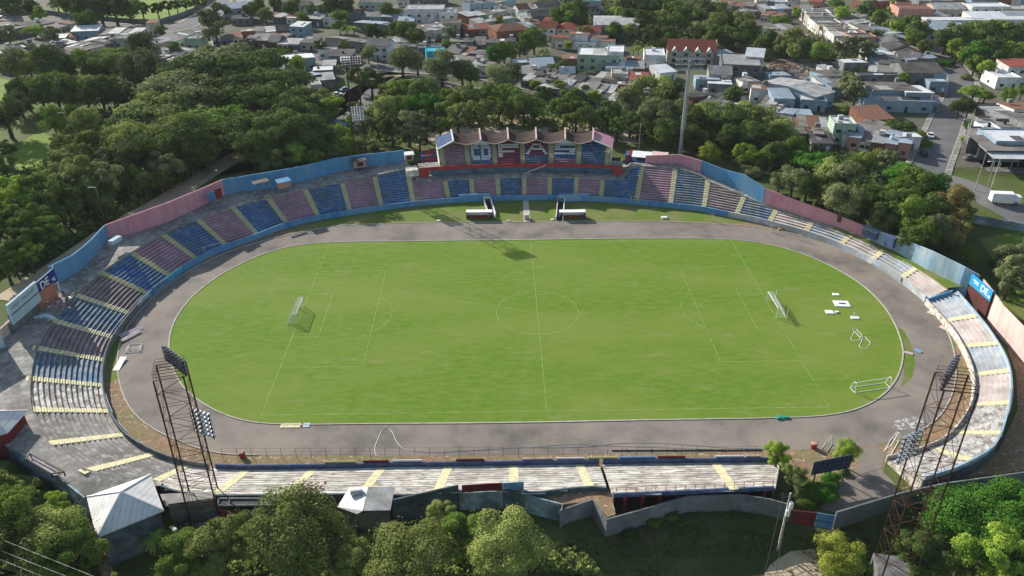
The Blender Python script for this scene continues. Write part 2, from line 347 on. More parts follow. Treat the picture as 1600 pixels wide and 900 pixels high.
me=bpy.data.meshes.new('ground'); me.from_pydata(vs_,[],fs_); me.materials.append(M['ground']); go=bpy.data.objects.new('ground',me); COL.objects.link(go); go['kind']='structure'
def gsheet(name,px,mat_,dz=.0,kind='structure'):
    return sheet(name,[atg(x,y)[:2] for x,y in px],lambda x,y:Hout(x,y)+.02+dz,mat_,kind)
# inside surfaces
inner=[B.P(q,.1)[:2] for q in range(0,B.n,3)]
inner+=[tuple(at(x,y)[:2]) for x,y in [(1460,455)]]+[RB.P(q,.1)[:2] for q in range(0,RB.n,3)]+[tuple(at(x,y)[:2]) for x,y in [(1375,760),(1300,775)]]
sheet('dirt_verge',inner,.0,M['dirt'])
TRO=[(1300,702),(1000,708),(700,712),(400,711),(340,708),(290,693),(240,670),(205,640),(188,600),(184,560),(192,525),(215,490),(255,452),(310,415),(370,389),(430,372),(500,357),(560,351),(700,348),(850,347),(1000,346),(1120,350),(1210,359),(1300,383),(1370,415),(1430,455),(1475,510),(1492,560),(1490,605),(1472,645),(1440,672),(1400,688),(1350,698)]
tro=resample([at(x,y)[:2] for x,y in TRO],True,1.5,2.5); sheet('running_track',tro,.012,M['track'])
INF=[(700,661),(560,662),(450,663),(380,657),(320,632),(280,595),(265,548),(272,505),(300,465),(345,430),(400,402),(450,386),(520,379),(650,377),(830,375),(1000,373),(1130,374),(1200,382),(1270,403),(1340,441),(1385,485),(1408,535),(1409,565),(1395,600),(1360,630),(1300,648),(1200,653),(1000,656),(850,659)]
inf=resample([at(x,y)[:2] for x,y in INF],True,1.5,2.5); sheet('infield_grass',inf,.03,M['grass'])
k=MB(); 
n=len(inf)
ci=inf.mean(0)
for a in range(n):
    b=(a+1)%n; p,q=inf[a],inf[b]; na=(p-ci)/np.hypot(*(p-ci))*.28; nb=(q-ci)/np.hypot(*(q-ci))*.28
    k.add([(*p,0),(*q,0),(*(q+nb),0),(*(p+na),0),(*p,.13),(*q,.13),(*(q+nb),.13),(*(p+na),.13)],[(4,5,6,7),(2,3,7,6),(0,1,5,4)])
tag(k.build('track_kerb',M['kerb']),kind='structure')
k=MB(); n=len(tro); ci2=tro.mean(0)
for a in range(n):
    b=(a+1)%n; p,q=tro[a],tro[b]
    if p[1]<-44 and p[0]>-50: continue
    na=(p-ci2)/np.hypot(*(p-ci2))*.22; nb=(q-ci2)/np.hypot(*(q-ci2))*.22
    k.add([(*p,0),(*q,0),(*(q+nb),0),(*(p+na),0),(*p,.12),(*q,.12),(*(q+nb),.12),(*(p+na),.12)],[(4,5,6,7),(2,3,7,6),(0,1,5,4)])
tag(k.build('outer_track_kerb',M['kerb']),kind='structure')
# grass verge in front of the far stand, and at both bends
vg=[at(x,y)[:2] for x,y in [(440,362),(470,352),(500,344),(545,335),(600,327),(650,321),(720,315),(800,311),(860,311),(940,313),(1000,318),(1060,323),(1110,330),(1150,338),(1185,347),(1130,349),(1080,345.5),(1000,344.5),(850,345.5),(700,346.5),(560,349.5),(520,353),(480,359)]]
sheet('grass_verge',vg,.006,M['apron'])
sheet('grass_verge',[at(x,y)[:2] for x,y in [(1447,482),(1452,480),(1478,515),(1494,540),(1487,543),(1481,536),(1468,512),(1456,494)]],.006,M['apron'])
sheet('grass_verge',[at(x,y)[:2] for x,y in [(192,515),(203,508),(192,530),(182,560),(184,590),(170,600),(166,575),(170,550),(178,530)]],.006,M['apron'])
# worn patches of grass spreading on to the track at the right bend
sheet('weedy_patch',[at(x,y)[:2] for x,y in [(1404,510),(1413,518),(1422,535),(1428,552),(1430,570),(1425,590),(1412,602),(1407,606),(1412,585),(1412,560),(1408,535)]],.018,M['apron'])
sheet('yard_paving',[at(x,y)[:2] for x,y in [(1350,698),(1372,697),(1382,712),(1376,735),(1395,752),(1405,768),(1306,801),(1282,795),(1300,768),(1335,735),(1345,712)]],.02,M['track'])
sheet('outer_dirt',[at(x,y)[:2] for x,y in [(1533,468),(1568,500),(1620,545),(1680,600),(1680,722),(1600,735),(1500,748),(1440,757),(1405,766),(1432,750),(1500,735),(1560,705),(1590,640),(1588,585),(1570,530)]],.02,M['dirt'])
sheet('bare_patch',[at(x,y)[:2] for x,y in [(1398,658),(1425,650),(1445,655),(1440,668),(1410,672),(1395,668)]],.018,mat('flaked_white_paint',(.2,.19,.175),(.5,.48,.45),1.2,detail=10,contrast=(.5,.56)))
# ------------------------------------------------------------ pitch lines
Lh,Wh=52.46,35.25; lm=MB(); lw=.13; ZL=.036
def seg(a,b,w=lw):
    a=np.array(a,float);b=np.array(b,float); d=(b-a)/np.hypot(*(b-a)); nn=np.array([-d[1],d[0]])*w/2
    lm.quad((*(a+nn),ZL),(*(a-nn),ZL),(*(b-nn),ZL),(*(b+nn),ZL))
def arc(c,r,a0,a1,w=lw,n=40):
    for i in range(n):
        t0=a0+(a1-a0)*i/n; t1=a0+(a1-a0)*(i+1)/n
        lm.quad((c[0]+(r-w/2)*math.cos(t0),c[1]+(r-w/2)*math.sin(t0),ZL),(c[0]+(r+w/2)*math.cos(t0),c[1]+(r+w/2)*math.sin(t0),ZL),(c[0]+(r+w/2)*math.cos(t1),c[1]+(r+w/2)*math.sin(t1),ZL),(c[0]+(r-w/2)*math.cos(t1),c[1]+(r-w/2)*math.sin(t1),ZL))
e=lw/2+.002
for s in(-1,1):
    seg((-Lh,s*Wh),(Lh,s*Wh)); seg((s*Lh,-Wh+e),(s*Lh,Wh-e))
    x1=s*(Lh-16.5); seg((s*(Lh-e),20.16),(x1,20.16)); seg((s*(Lh-e),-20.16),(x1,-20.16)); seg((x1,-20.16+e),(x1,20.16-e))
    x2=s*(Lh-5.5); seg((s*(Lh-e),9.16),(x2,9.16)); seg((s*(Lh-e),-9.16),(x2,-9.16)); seg((x2,-9.16+e),(x2,9.16-e))
    cx=s*(Lh-11); a=math.acos(5.6/9.15)
    if s>0: arc((cx,0),9.15,math.pi-a,math.pi+a)
    else: arc((cx,0),9.15,-a,a)
seg((0,-Wh+e),(0,-9.3));seg((0,-9.0),(0,9.0));seg((0,9.3),(0,Wh-e)); arc((0,0),9.15,0,2*math.pi,n=72)
arc((Lh,-Wh),1.6,math.pi/2+.05,math.pi-.05,n=8)
tag(lm.build('pitch_lines',M['line']),kind='structure')
# ------------------------------------------------------------ terraces
def rows(mb,bw,a,b,backf,zstart=0.,row0=0,rowmax=99,rise_full=True):
    """a,b: functions off->s at both edges; builds treads and risers"""
    for i in range(row0,rowmax):
        o0=i*RD; sa,sb=a(o0),b(o0)
        n=max(2,int(abs(sb-sa)/1.3)+1); Z=lambda q:bw.zo(o0,q); ZZ=(lambda q:bw.zo(o0-RD,q)) if i>row0 else (lambda q:bw.zo(o0,q)-.4)
        run=False; cnt=0
        for j in range(n):
            q0=sa+(sb-sa)*j/n; q1=sa+(sb-sa)*(j+1)/n
            if o0+.5*RD>min(backf(q0),backf(q1)): continue
            cnt+=1
            z,z1,zz,zz1=Z(q0),Z(q1),ZZ(q0),ZZ(q1); e0,e1=o0,o0+RD+(.27 if row0==0 else 0); mb.quad(bw.P(q0,e0,z),bw.P(q0,e1,z),bw.P(q1,e1,z1),bw.P(q1,e0,z1))
            mb.quad(bw.P(q0,e0,z-.12),bw.P(q0,e0,z),bw.P(q1,e0,z1),bw.P(q1,e0,z1-.12))
            mb.quad(bw.P(q0,e0,z-.12),bw.P(q1,e0,z1-.12),bw.P(q1,e0+.25,z1-.12),bw.P(q0,e0+.25,z-.12))
            mb.quad(bw.P(q0,o0+.25,zz),bw.P(q0,o0+.25,z-.12),bw.P(q1,o0+.25,z1-.12),bw.P(q1,o0+.25,zz1))
            if i>row0 and True: # nosing of the bench
                pass
        if cnt==0: break
def steps(mb,bw,s_of,backf,w=1.35,rowmax=99):
    q=s_of(0); h=w/2
    for i in range(rowmax):
        o0=i*RD; q=s_of(o0)
        if o0+.3*RD>backf(q): break
        z=bw.zo(o0,q); rise=(bw.zo(1,q)-bw.zo(0,q))*RD
        # lower half step in front, upper flush 20 mm proud
        p=[bw.P(q-h,o0+.02,z+.03),bw.P(q+h,o0+.02,z+.03),bw.P(q+h,o0+RD*.5,z+.03),bw.P(q-h,o0+RD*.5,z+.03)]
        zt=z+rise*.5
        P2=[bw.P(q-h,o0+RD*.5,zt),bw.P(q+h,o0+RD*.5,zt),bw.P(q+h,o0+RD+.02,zt),bw.P(q-h,o0+RD+.02,zt)]
        pb=[bw.P(q-h,o0+RD*.5,z+.03),bw.P(q+h,o0+RD*.5,z+.03)]
        pf=[bw.P(q-h,o0+.02,z-rise*.5),bw.P(q+h,o0+.02,z-rise*.5)]
        mb.quad(*p); mb.quad(*P2); mb.quad(pb[0],pb[1],P2[1],P2[0]); mb.quad(pf[0],pf[1],p[1],p[0])
        # cheeks
        mb.add([pb[0],P2[0],P2[3],bw.P(q-h,o0+RD+.02,z+.0)],[(0,1,2,3)]); mb.add([pb[1],P2[1],P2[2],bw.P(q+h,o0+RD+.02,z+.0)],[(0,1,2,3)])
def parapet(mb,bw,q0,q1,zt=ZP,t=.25,step=1.5,off=-.15):
    n=max(2,int((q1-q0)/step)); P=[bw.P(q0+(q1-q0)*i/n,off) for i in range(n+1)]
    mb.wall(P,[zt]*(n+1),[0]*(n+1),t)
# aisle list: (front px, back px, main section colour AFTER this aisle (clockwise), faded)
AI=[((1125,739),(1137,750)),((907,729),(917,750)),((803,731),(803,751)),((700,732),(690,752)),((595,735),(576,756)),((487,736),(452,768)),((380,740),(335,772)),
 ((280,736),(240,752)),((231,710),(130,735)),((180,680),(71,692)),((155,642),(45,639)),((150,600),(43,590)),((155,560),(54,542)),((170,524),(79,499)),((193,487),(114,459)),((229,456),(155,424)),((265,429),(202,393)),((305,402),(253,364)),((352,381),(307,341)),((397,362),(363,322)),((446,346),(418,307)),((496,335),(475,293)),((546,327),(534,283)),((595,319),(585,273)),((645,313),(636,262)),
 ((701,309),(695,280)),((738,304),(736,277)),((779,304),(777,275)),((819,305),(819,274)),((859,304),(859,274)),((900,301),(901,275)),((939,306),(942,278)),((995,311),(1004,258)),((1048,317),(1055,262)),((1101,321),(1106,281)),((1153,331),(1163,305)),((1204,343),(1214,326)),((1260,360),(1270,344)),((1314,379),(1332,365)),((1362,404),(1382,389)),((1412,431),(1434,416))]
AS=[]
for f,b in AI:
    qf=B.sf(*f); qb,ob=B.back(*b); ob=max(ob,3); AS.append((qf,qf+(qb-qf)/max(ob,3)))  # s at off0, slope per metre
    sl_=(qb-qf)/ob; AS[-1]=(qf,max(-.35,min(.35,sl_)))
def sfun(k): return lambda o,q=AS[k]: q[0]+q[1]*o
def const(q): return lambda o:q
# section materials from aisle k to k+1
SC={7:'benchd',8:'benchd',9:'benchd',10:'benchd',11:'pinkf_d',12:'bluew',13:'pinkw',14:'blue',15:'pinkw',16:'blue',17:'pinkd',18:'blue',19:'pink',20:'blue',21:'pink',22:'blue',23:'pink',24:'blue',25:'pink',26:'blue',27:'pink',28:'blue',29:'pink',30:'blue',31:'pink',32:'blue',33:'pink',34:'bluew',35:'pinkw',36:'bluew',37:'pinkf',38:'bluef',39:'pinkf',40:'bluef'}
# order of colours along the bowl follows the photo
SEQ={7:'concl',8:'concl',9:'conc',10:'benchd',11:'bluew',12:'pinkw',13:'bluew',14:'pinkw',15:'blue',16:'pinkw',17:'blue',18:'pink',19:'blue',20:'pink',21:'blue',22:'pink',23:'blue',24:'pink',25:'blue',26:'pink',27:'blue',28:'pink',29:'blue',30:'pink',31:'blue',32:'pink',33:'bluew',34:'pinkw',35:'bluew',36:'pinkf',37:'bluef',38:'pinkf',39:'bluef'}
SEQ={7:'conc',8:'conc',9:'conc',10:'benchd',11:'bluew',12:'pinkw',13:'bluew',14:'pinkw',15:'bluew2',16:'pink',17:'blue',18:'pink',19:'blue',20:'pink',21:'blue',22:'pink',23:'blue',24:'pink',25:'blue',26:'pink',27:'blue',28:'pink',29:'blue',30:'pink',31:'blue',32:'pink',33:'bluew',34:'pinkw',35:'bluew',36:'pinkf',37:'bluef',38:'pinkf',39:'bluef'}
M['bluew2']=M['blue']
cnm=dict(bluew2='blue bench rows',blue='blue bench rows',pink='pink bench rows',bluew='worn blue bench rows',pinkw='worn pink bench rows',bluef='faded pale blue bench rows',pinkf='faded pale pink bench rows',conc='bare stained concrete rows',concl='sun bleached concrete rows',benchd='dirty unpainted bench rows')
c=B.P(B.n*.55,0); 
terr=empty('terrace',(-60,50,0),'long curved terrace of blue and pink bench rows round the left and far sides','terrace')
terr.location=(0,0,0)
nearL=empty('terrace',(0,0,0),'straight sun bleached concrete terrace nearest the camera, left part with pale yellow stairways','terrace')
nearR=empty('terrace',(0,0,0),'straight bleached concrete terrace nearest the camera, right part raised on red columns','terrace')
rterr=empty('terrace',(0,0,0),'detached curved terrace of faded bench rows at the right end of the track','terrace')
qs=AS[0][0]
qcut=B.back(953,768)[0]
def edge_strips(par,a,b,bw,backf):
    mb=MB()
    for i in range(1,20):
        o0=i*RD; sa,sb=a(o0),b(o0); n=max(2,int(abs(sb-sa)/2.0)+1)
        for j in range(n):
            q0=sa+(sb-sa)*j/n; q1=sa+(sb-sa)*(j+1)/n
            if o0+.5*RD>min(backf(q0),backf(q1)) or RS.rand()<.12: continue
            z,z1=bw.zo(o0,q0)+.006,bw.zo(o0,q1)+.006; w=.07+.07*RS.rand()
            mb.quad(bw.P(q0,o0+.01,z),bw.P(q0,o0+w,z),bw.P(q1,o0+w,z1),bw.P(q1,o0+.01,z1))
    if mb.f: mb.build('row_edge_strip',M['concd'],par)  # thin dark strips along the front edge of each row
def section(par,k0,k1,mt):
    mb=MB(); a=sfun(k0) if not callable(k0) else k0; b=sfun(k1) if not callable(k1) else k1
    rows(mb,B,a,b,backoff); o=mb.build('bench_rows',M[mt],par); o['label']=cnm[mt]
    if mt in('conc','concl','benchd'): edge_strips(o,a,b,B,backoff)
    return o
section(nearR,const(0),0,'concl') if False else None
# near right part: from end to broken joint at qcut
o=section(nearR,lambda o:2.5+.45*o,0,'concl'); section(nearR,0,const(qcut-.25),'concl')
section(nearL,const(qcut+.25),1,'concl')
for k in range(1,7): section(nearL,k,k+1,'concl')
for k in range(7,40): section(terr,k,k+1,SEQ[k])
section(terr,40,const(B.n-1.1),'pinkf')
for k in range(41):
    par=nearR if k==0 else nearL if k<7 else terr
    mb=MB(); steps(mb,B,sfun(k),backoff,1.3 if k>6 else 1.5)
    mb.build('aisle_steps',M['yelf'] if (k<15 or k>32) else M['yel'],par)
# walkway behind the rows
for qr0,qr1,mt_ in ((B.sf(300,724),B.sf(1290,370),'conc'),(B.sf(1290,370),B.n-1.2,'apron')):
  mb=MB(); qq=list(np.arange(qr0,qr1+.5,1.0))
  for q0,q1 in zip(qq[:-1],qq[1:]):
      b0,b1=backoff(q0)-.5,backoff(q1)-.5; z0_,z1_=B.zo(b0+.5,q0)-.06,B.zo(b1+.5,q1)-.06
      w0,w1=max(wwidth(q0),b0+.7),max(wwidth(q1),b1+.7)
      mb.quad(B.P(q0,b0,z0_),B.P(q1,b1,z1_),B.P(q1,w1,z1_),B.P(q0,w0,z0_)); mb.quad(B.P(q0,b0,z0_-1.3),B.P(q1,b1,z1_-1.3),B.P(q1,b1,z1_),B.P(q0,b0,z0_))
  mb.build('walkway' if mt_=='conc' else 'grassy_bank',M[mt_],terr)
# front parapets
for q0,q1,par,mt,nm in [(2.4,qcut-.3,nearR,'dblue','front_parapet'),(qcut+.3,B.sf(337,727),nearL,'dblue','front_parapet'),(B.sf(325,727),B.sf(225,459),terr,'wgrey','front_parapet'),(B.sf(225,459)+.05,B.sf(1140,330),terr,'wblue','front_parapet'),(B.sf(1140,330)+.05,B.n-1.2,terr,'bluef','front_parapet')]:
    mb=MB(); parapet(mb,B,min(q0,q1),max(q0,q1)); mb.build(nm,M[mt],par)
# rear walls of the near terraces
def rear(par,q0,q1,mt,zb=0,extra=0.):
    mb=MB(); n=max(2,int((q1-q0)/2)); P=[B.P(q0+(q1-q0)*i/n,backoff(q0+(q1-q0)*i/n)+.12) for i in range(n+1)]
    tz=[B.zo(backoff(q0+(q1-q0)*i/n),q0+(q1-q0)*i/n)-.02+extra for i in range(n+1)]
    mb.wall(P,tz,[zb if not callable(zb) else zb(t) for t in tz],.3); return mb.build('rear_wall',M[mt],par)
rear(nearL,qcut+.3,B.sf(300,724),'wdark')
rear(nearR,6.5,qcut-.5,'dblue',lambda t:t-.75)
# end gables
def gable(par,bw,q,backf,mt):
    mb=MB(); o=backf(q); mb.wall([bw.P(q,.1),bw.P(q,o*.25),bw.P(q,o*.5),bw.P(q,o*.75),bw.P(q,o)],[bw.zo(t_,q)-.3 for t_ in(0,o*.25,o*.5,o*.75,o)],[0]*5,.25); mb.build('end_wall',M[mt],par)
gable(nearR,B,6.3,backoff,'concd'); gable(nearL,B,qcut+.6,backoff,'concd'); gable(nearR,B,qcut-.6,backoff,'concd'); gable(terr,B,B.n-1.4,backoff,'conc')
# columns and railing of the raised near right part
n=9
for i in range(n):
    q=7.5+(qcut-10)*i/(n-1); 
    for dd in (.6,4.):
        p=B.P(q,backoff(q)-dd); mb=MB(); mb.box((p[0],p[1],(B.zo(backoff(q)-dd,q)-.8)/2),(.5,.5,B.zo(backoff(q)-dd,q)-.8)); mb.build('column',M['red'] if dd<1 else M['dred'],nearR)
mb=MB(); n=int(qcut/2)
pr_=[B.P(6.6+(qcut-7.5)*i/n,backoff(6.6+(qcut-7.5)*i/n)-.1,B.zo(backoff(6.6+(qcut-7.5)*i/n),6.6)) for i in range(n+1)]
for i,p in enumerate(pr_):
    mb.box((p[0],p[1],p[2]+.5),(.1,.1,1.0))
    if i<n: 
        a=pr_[i];b=pr_[i+1]
        for h in(.45,.95): mb.bar((a[0],a[1],a[2]+h),(b[0],b[1],b[2]+h),.05)
mb.build('railing',M['hpink'],nearR)
mb=MB(); P=[B.P(8+(qcut-10)*i/12,backoff(8+(qcut-10)*i/12)-2.6) for i in range(13)]; mb.wall(P,[2.]*13,[0]*13,.2); mb.build('inner_wall',M['dred'],nearR)
# ------------------------------------------------------------ right detached terrace
RAI=[((1487,498),(1527,492)),((1509,538),(1552,536)),((1525,582),(1572,578)),((1523,629),(1570,628)),((1497,672),(1557,674)),((1462,700),(1505,714))]
RBK=[(1495,455),(1527,492),(1550,522),(1570,555),(1579,590),(1577,620),(1571,650),(1563,676),(1550,697),(1520,716),(1475,735),(1432,746)]
rb=sorted([RB.back(*p) for p in RBK]); rbs=[a for a,b in rb]; rbo=[b for a,b in rb]
def rback(q): return float(np.interp(q,rbs,rbo))
RS_=[]
for f,b in RAI:
    qf=RB.sf(*f); qb,ob=RB.back(*b); RS_.append((qf,max(-.3,min(.3,(qb-qf)/max(ob,3)))))
fn=[lambda o:.1]+[ (lambda o,q=q:q[0]+q[1]*o) for q in RS_]+[lambda o:RB.n-1.2]
for k,mt in enumerate(['bluef','pinkf','bluef','pinkf','benchd','benchd','benchd']):
    mb=MB(); rows(mb,RB,fn[k],fn[k+1],rback); ob=mb.build('bench_rows',M[mt],rterr); ob['label']=cnm[mt]
for k in range(1,7):
    mb=MB(); steps(mb,RB,fn[k],rback,1.3); mb.build('aisle_steps',M['yelf'],rterr)
mb=MB(); parapet(mb,RB,0,RB.n-1.1,zt=1.5); mb.build('front_parapet',M['concl'],rterr)
mb=MB(); P=[RB.P(RB.n*i/30,rback(RB.n*i/30)+.15) for i in range(31)]; TZ=[RB.zo(rback(RB.n*i/30))+.1 for i in range(31)]; mb.wall(P,TZ,[t-.8 for t in TZ],.3); mb.build('rear_parapet',M['wlblue'],rterr); mb=MB(); mb.wall(P,[t-.8 for t in TZ],[0]*31,.26); mb.build('rear_wall',M['wdark'],rterr)  # rear wall is darker below the light blue parapet
mb=MB(); mb.wall([RB.P(.0,o_) for o_ in(0,1.5,3,4.5,5.2)],[RB.zo(o_)+.75 for o_ in(0,1.5,3,4.5,5.2)],[0]*5,.25); mb.build('end_wall',M['wblue'],rterr); gable(rterr,RB,RB.n-1.3,rback,'concl')
# ------------------------------------------------------------ outer boundary walls
def bwall(pts,TT,x0,x1,mt,label,zlow=0,t=.3):
    P=[];T=[];Bz=[]
    xs=np.array([p[5] for p in pts]); arr=np.array([p[:5] for p in pts])
    X=np.unique(np.r_[x0,[x for x in xs if x0<x<x1],x1])
    for x in X:
        p=[np.interp(x,xs,arr[:,k]) for k in range(5)]; P.append((p[3],p[4])); T.append(topz(p,TT)); Bz.append(min(p[2],zlow)if zlow is not None else p[2])
    mb=MB(); mb.wall(P,T,Bz,t); o=mb.build('boundary_wall',M[mt]); return tag(o,label,'wall')
W1x=[(*w,px) for w,(px,py) in zip(W1,WB)]; W2x=[(*w,px) for w,(px,py) in zip(W2,WB2)]
bwall(W1x,WT,84,168.6,'wblue','tall blue wall curving up the left side behind the terrace, left of the long pink wall')
bwall(W1x,WT,169,351,'wpink','long pink wall at the top left of the terrace with a blue and red gate at its end')
bwall(W1x,WT,351.4,632,'wblue','long blue wall behind the far left terrace, leading to the covered stand')
bwall(W2x,WT2,1008,1095,'wpink','short dusty pink wall right of the covered stand, behind the white roofed booth')
bwall(W2x,WT2,1095.5,1192,'wblue','stepped bright blue wall above the far right terrace')
bwall(W2x,WT2,1192.5,1352,'wpink','long pink wall along the trees behind the right terrace')
bwall(W2x,WT2,1352.5,1524,'wlblue','weathered light blue wall with cracks above the right end terrace')
# ------------------------------------------------------------ covered stand (upper deck over the far terrace)
pav=empty('grandstand',(0,0,0),'covered grandstand with scalloped grey roof and white seat letters across the far side','grandstand')
qb0,qb1=B.loc(at(657,268,7.))[0],B.loc(at(972,262,7.))[0]
DZ=7.3; DO=10.2
class Pv:
    # local coordinates along the deck: q along bowl, off measured from the deck front
    n=B.n; z0=DZ
    def P(s,q,off,z=0.): return B.P(q,off+DO,z)
    def zo(s,off,q=0): return DZ+.5*off
D=Pv()
def dq(px,py,z): return B.loc(at(px,py,z))[0]
mb=MB(); qs_=np.linspace(qb0,qb1,30)
for a,b in zip(qs_[:-1],qs_[1:]):
    mb.add([D.P(a,0,DZ-.02),D.P(b,0,DZ-.02),D.P(b,4.2,DZ-.02),D.P(a,4.2,DZ-.02),D.P(a,0,DZ-.45),D.P(b,0,DZ-.45),D.P(b,4.2,DZ-.45),D.P(a,4.2,DZ-.45)],[(0,1,2,3),(4,5,6,7),(3,2,6,7)])
mb.build('deck',M['conc'],pav)
mb=MB(); P=[D.P(a,-.12) for a in qs_]; mb.wall(P,[DZ+.15]*30,[DZ-1.0]*30,.24); mb.build('edge_beam',M['red'],pav)
mb=MB()
for a in np.linspace(qb0+.3,qb1-.3,62):
    p=D.P(a,.15,DZ); mb.box((p[0],p[1],DZ+.5),(.05,.05,1.0))
for h in(.5,1.0):
    P=[D.P(a,.15,DZ+h) for a in qs_]; mb.tube(P,.03,4)
mb.build('railing',M['rust'],pav)
for sgn,(qa,qb) in enumerate([(qb0-.3,qb0+2.6),(qb1-2.6,qb1+.3)]):
    mb=MB(); c=D.P((qa+qb)/2,-.3); mb.box((c[0],c[1],DZ-1.35),(2.8,.35,2.7),math.atan2(B.N[int(qa)][1],B.N[int(qa)][0])-math.pi/2); mb.build('end_panel',M['red'],pav)
mb=MB(); P=[B.P(a,11.6) for a in np.linspace(qb0+3,qb1-3,30)]; mb.wall(P,[DZ-.47]*30,[4.2]*30,.25); mb.build('lower_wall',M['blue'],pav)
for px in (742,855,915):
    mb=MB(); p=B.P(dq(px,258,6.8),10.7); mb.box((p[0],p[1],5.4),(.4,.4,3.0)); mb.build('column',M['dblue'],pav)
# raker stairs under the middle of the deck
mb=MB(); qa=dq(823,262,6.5)
a=B.P(qa,10.1,4.6); b=B.P(qa+5.5,10.1,7.0); mb.bar(a,b,.5,.35); a=B.P(qa,9.7,4.6); mb.box((a[0],a[1],4.55),(2.2,1.4,.3)); mb.build('stair',M['pboard'],pav)
# seating bays
AX=[691,731,773.5,817,860.5,904,949]      # px of aisles at deck front, y~253
AQ=[dq(x,252,DZ+.1) for x in AX]
LET={1:["111111.111111.","111111.1111111","11.....11...11","11.....11...11","11.....11...11","111111.1111111",".11111.111111."],
     2:["11111111111111","11111111111111","111...........","11111111111...","111...........","111..........."],
     3:["....111111....","...11....11...","..1111111111..",".11........11.","11..........11"],
     4:["11111111111111","1111..........","11111111111111","..........1111","11111111111111"]}
bm_=['pink','blue','seatred','blue','pink','blue']
NR=11
for k in range(6):
    a,b=AQ[k],AQ[k+1]; mb=MB(); rows(mb,D,lambda o,a=a:a,lambda o,b=b:b,lambda q:9.2)
    o=mb.build('seating_bay',M[bm_[k]],pav); o['label']=('pink','blue','dark pink','blue','pink','blue')[k]+' bench rows'+(' with white seats in a letter pattern' if k in LET else '')
    if k in LET:
        sb=MB(); L=LET[k]; nc=len(L[0]); st_={1:8,2:8,3:8,4:8}[k]
        # colour band of painted rows behind the letters
        for r,line in enumerate(L):
            row=8-r; o0=row*RD; z=D.zo(o0)
            for cidx,ch in enumerate(line):
                if ch!='1':continue
                q=a+1.0+(b-a-2.0)*(cidx+.5)/nc; p=D.P(q,o0+.35,z); rz=math.atan2(B.N[int(q)][1],B.N[int(q)][0])-math.pi/2
                sb.box((p[0],p[1],z+.16),(.36,.34,.2),rz); pp=D.P(q,o0+.52,z); sb.box((pp[0],pp[1],z+.3),(.36,.05,.34),rz)
        sb.build('seats',M['seat'],o)
    if k in(3,4):
        cb=MB(); rows(cb,D,lambda o,a=a:a+1.1,lambda o,b=b:b-1.1,lambda q:9.2,row0=3 if k==4 else 4)
        for i,v in enumerate(cb.v): cb.v[i]=(v[0],v[1]-.012,v[2]+.012)
        cb.build('painted_rows',M['seatblue' if k==4 else 'seatred'],o)
for k in range(7):
    mb=MB(); steps(mb,D,lambda o,q=AQ[k]:q,lambda q:9.2,1.25); mb.build('aisle_steps',M['yel'],pav)
mb=MB(); P=[D.P(a,9.4) for a in np.linspace(AQ[0]-1,AQ[-1]+1,24)]; mb.wall(P,[12.9]*24,[4.5]*24,.25); mb.build('rear_wall',M['dred'],pav)
for q,sg in((AQ[0]-.9,-1),(AQ[-1]+.9,1)):
    mb=MB(); mb.wall([D.P(q,o) for o in(1.2,4,6.5,9.3)],[DZ+.5+.5*o for o in(1.2,4,6.5,9.3)],[DZ-.5,DZ-.5,DZ-.5,DZ-.5],.2); mb.build('side_wall',M['white'],pav)
# scalloped roof: sagging shells between cusps
PK=[(708,219),(751,218.4),(794.5,218.2),(837.8,217.5),(883,217.5),(926,219)]
ZPk,ZVl=13.9,12.75
PQ=[dq(x,y,ZPk) for x,y in PK]; ROF=B.loc(at(837,217.5,ZPk))[1]-DO
RD2=7.2
print('roof front off',ROF,'aisles',[round(a,1) for a in AQ],'peaks',[round(a,1) for a in PQ])
def shell(i):
    a,b=PQ[i],PQ[i+1]; mb=MB(); n=14
    for zo,nm in((0,0),):
        top=[];
        for j in range(n+1):
            t=j/n; z=ZVl+(ZPk-ZVl)*(2*abs(t-.5))**1.7; q=a+(b-a)*t
            top.append([D.P(q,ROF,z),D.P(q,ROF+RD2/2,z+.35),D.P(q,ROF+RD2,z+.7)])
        for j in range(n):
            for r in range(2):
                A=top[j][r];Bq=top[j+1][r];Cq=top[j+1][r+1];Dq=top[j][r+1]
                low=lambda p:(p[0],p[1],p[2]-.14)
                mb.add([A,Bq,Cq,Dq,low(A),low(Bq),low(Cq),low(Dq)],[(0,1,2,3),(7,6,5,4),(0,4,5,1),(2,6,7,3)])
    return mb
for i in range(5): shell(i).build('roof_shell',M['roofsh'],pav)
for i in range(5):
    a,b=PQ[i],PQ[i+1]; mb=MB(); P=[];
    pts=[]
    for j in range(15):
        t=j/14; z=ZVl+(ZPk-ZVl)*(2*abs(t-.5))**1.7; pts.append(D.P(a+(b-a)*t,ROF-.1,z-.05))
    for p,q in zip(pts[:-1],pts[1:]): mb.bar(p,q,.1,.18)
    mb.build('roof_fascia',M['wlpink'],pav)
for i,q in enumerate(PQ):
    mb=MB(); a=D.P(q,ROF-.2,ZPk+.1); b=D.P(q,ROF+RD2,ZPk+1.15)
    rz=math.atan2(B.N[int(q)][1],B.N[int(q)][0])
    mb.bar(a,b,.42,.4); mb.build('ridge_fin',M['wlpink' if i else 'white'],pav)
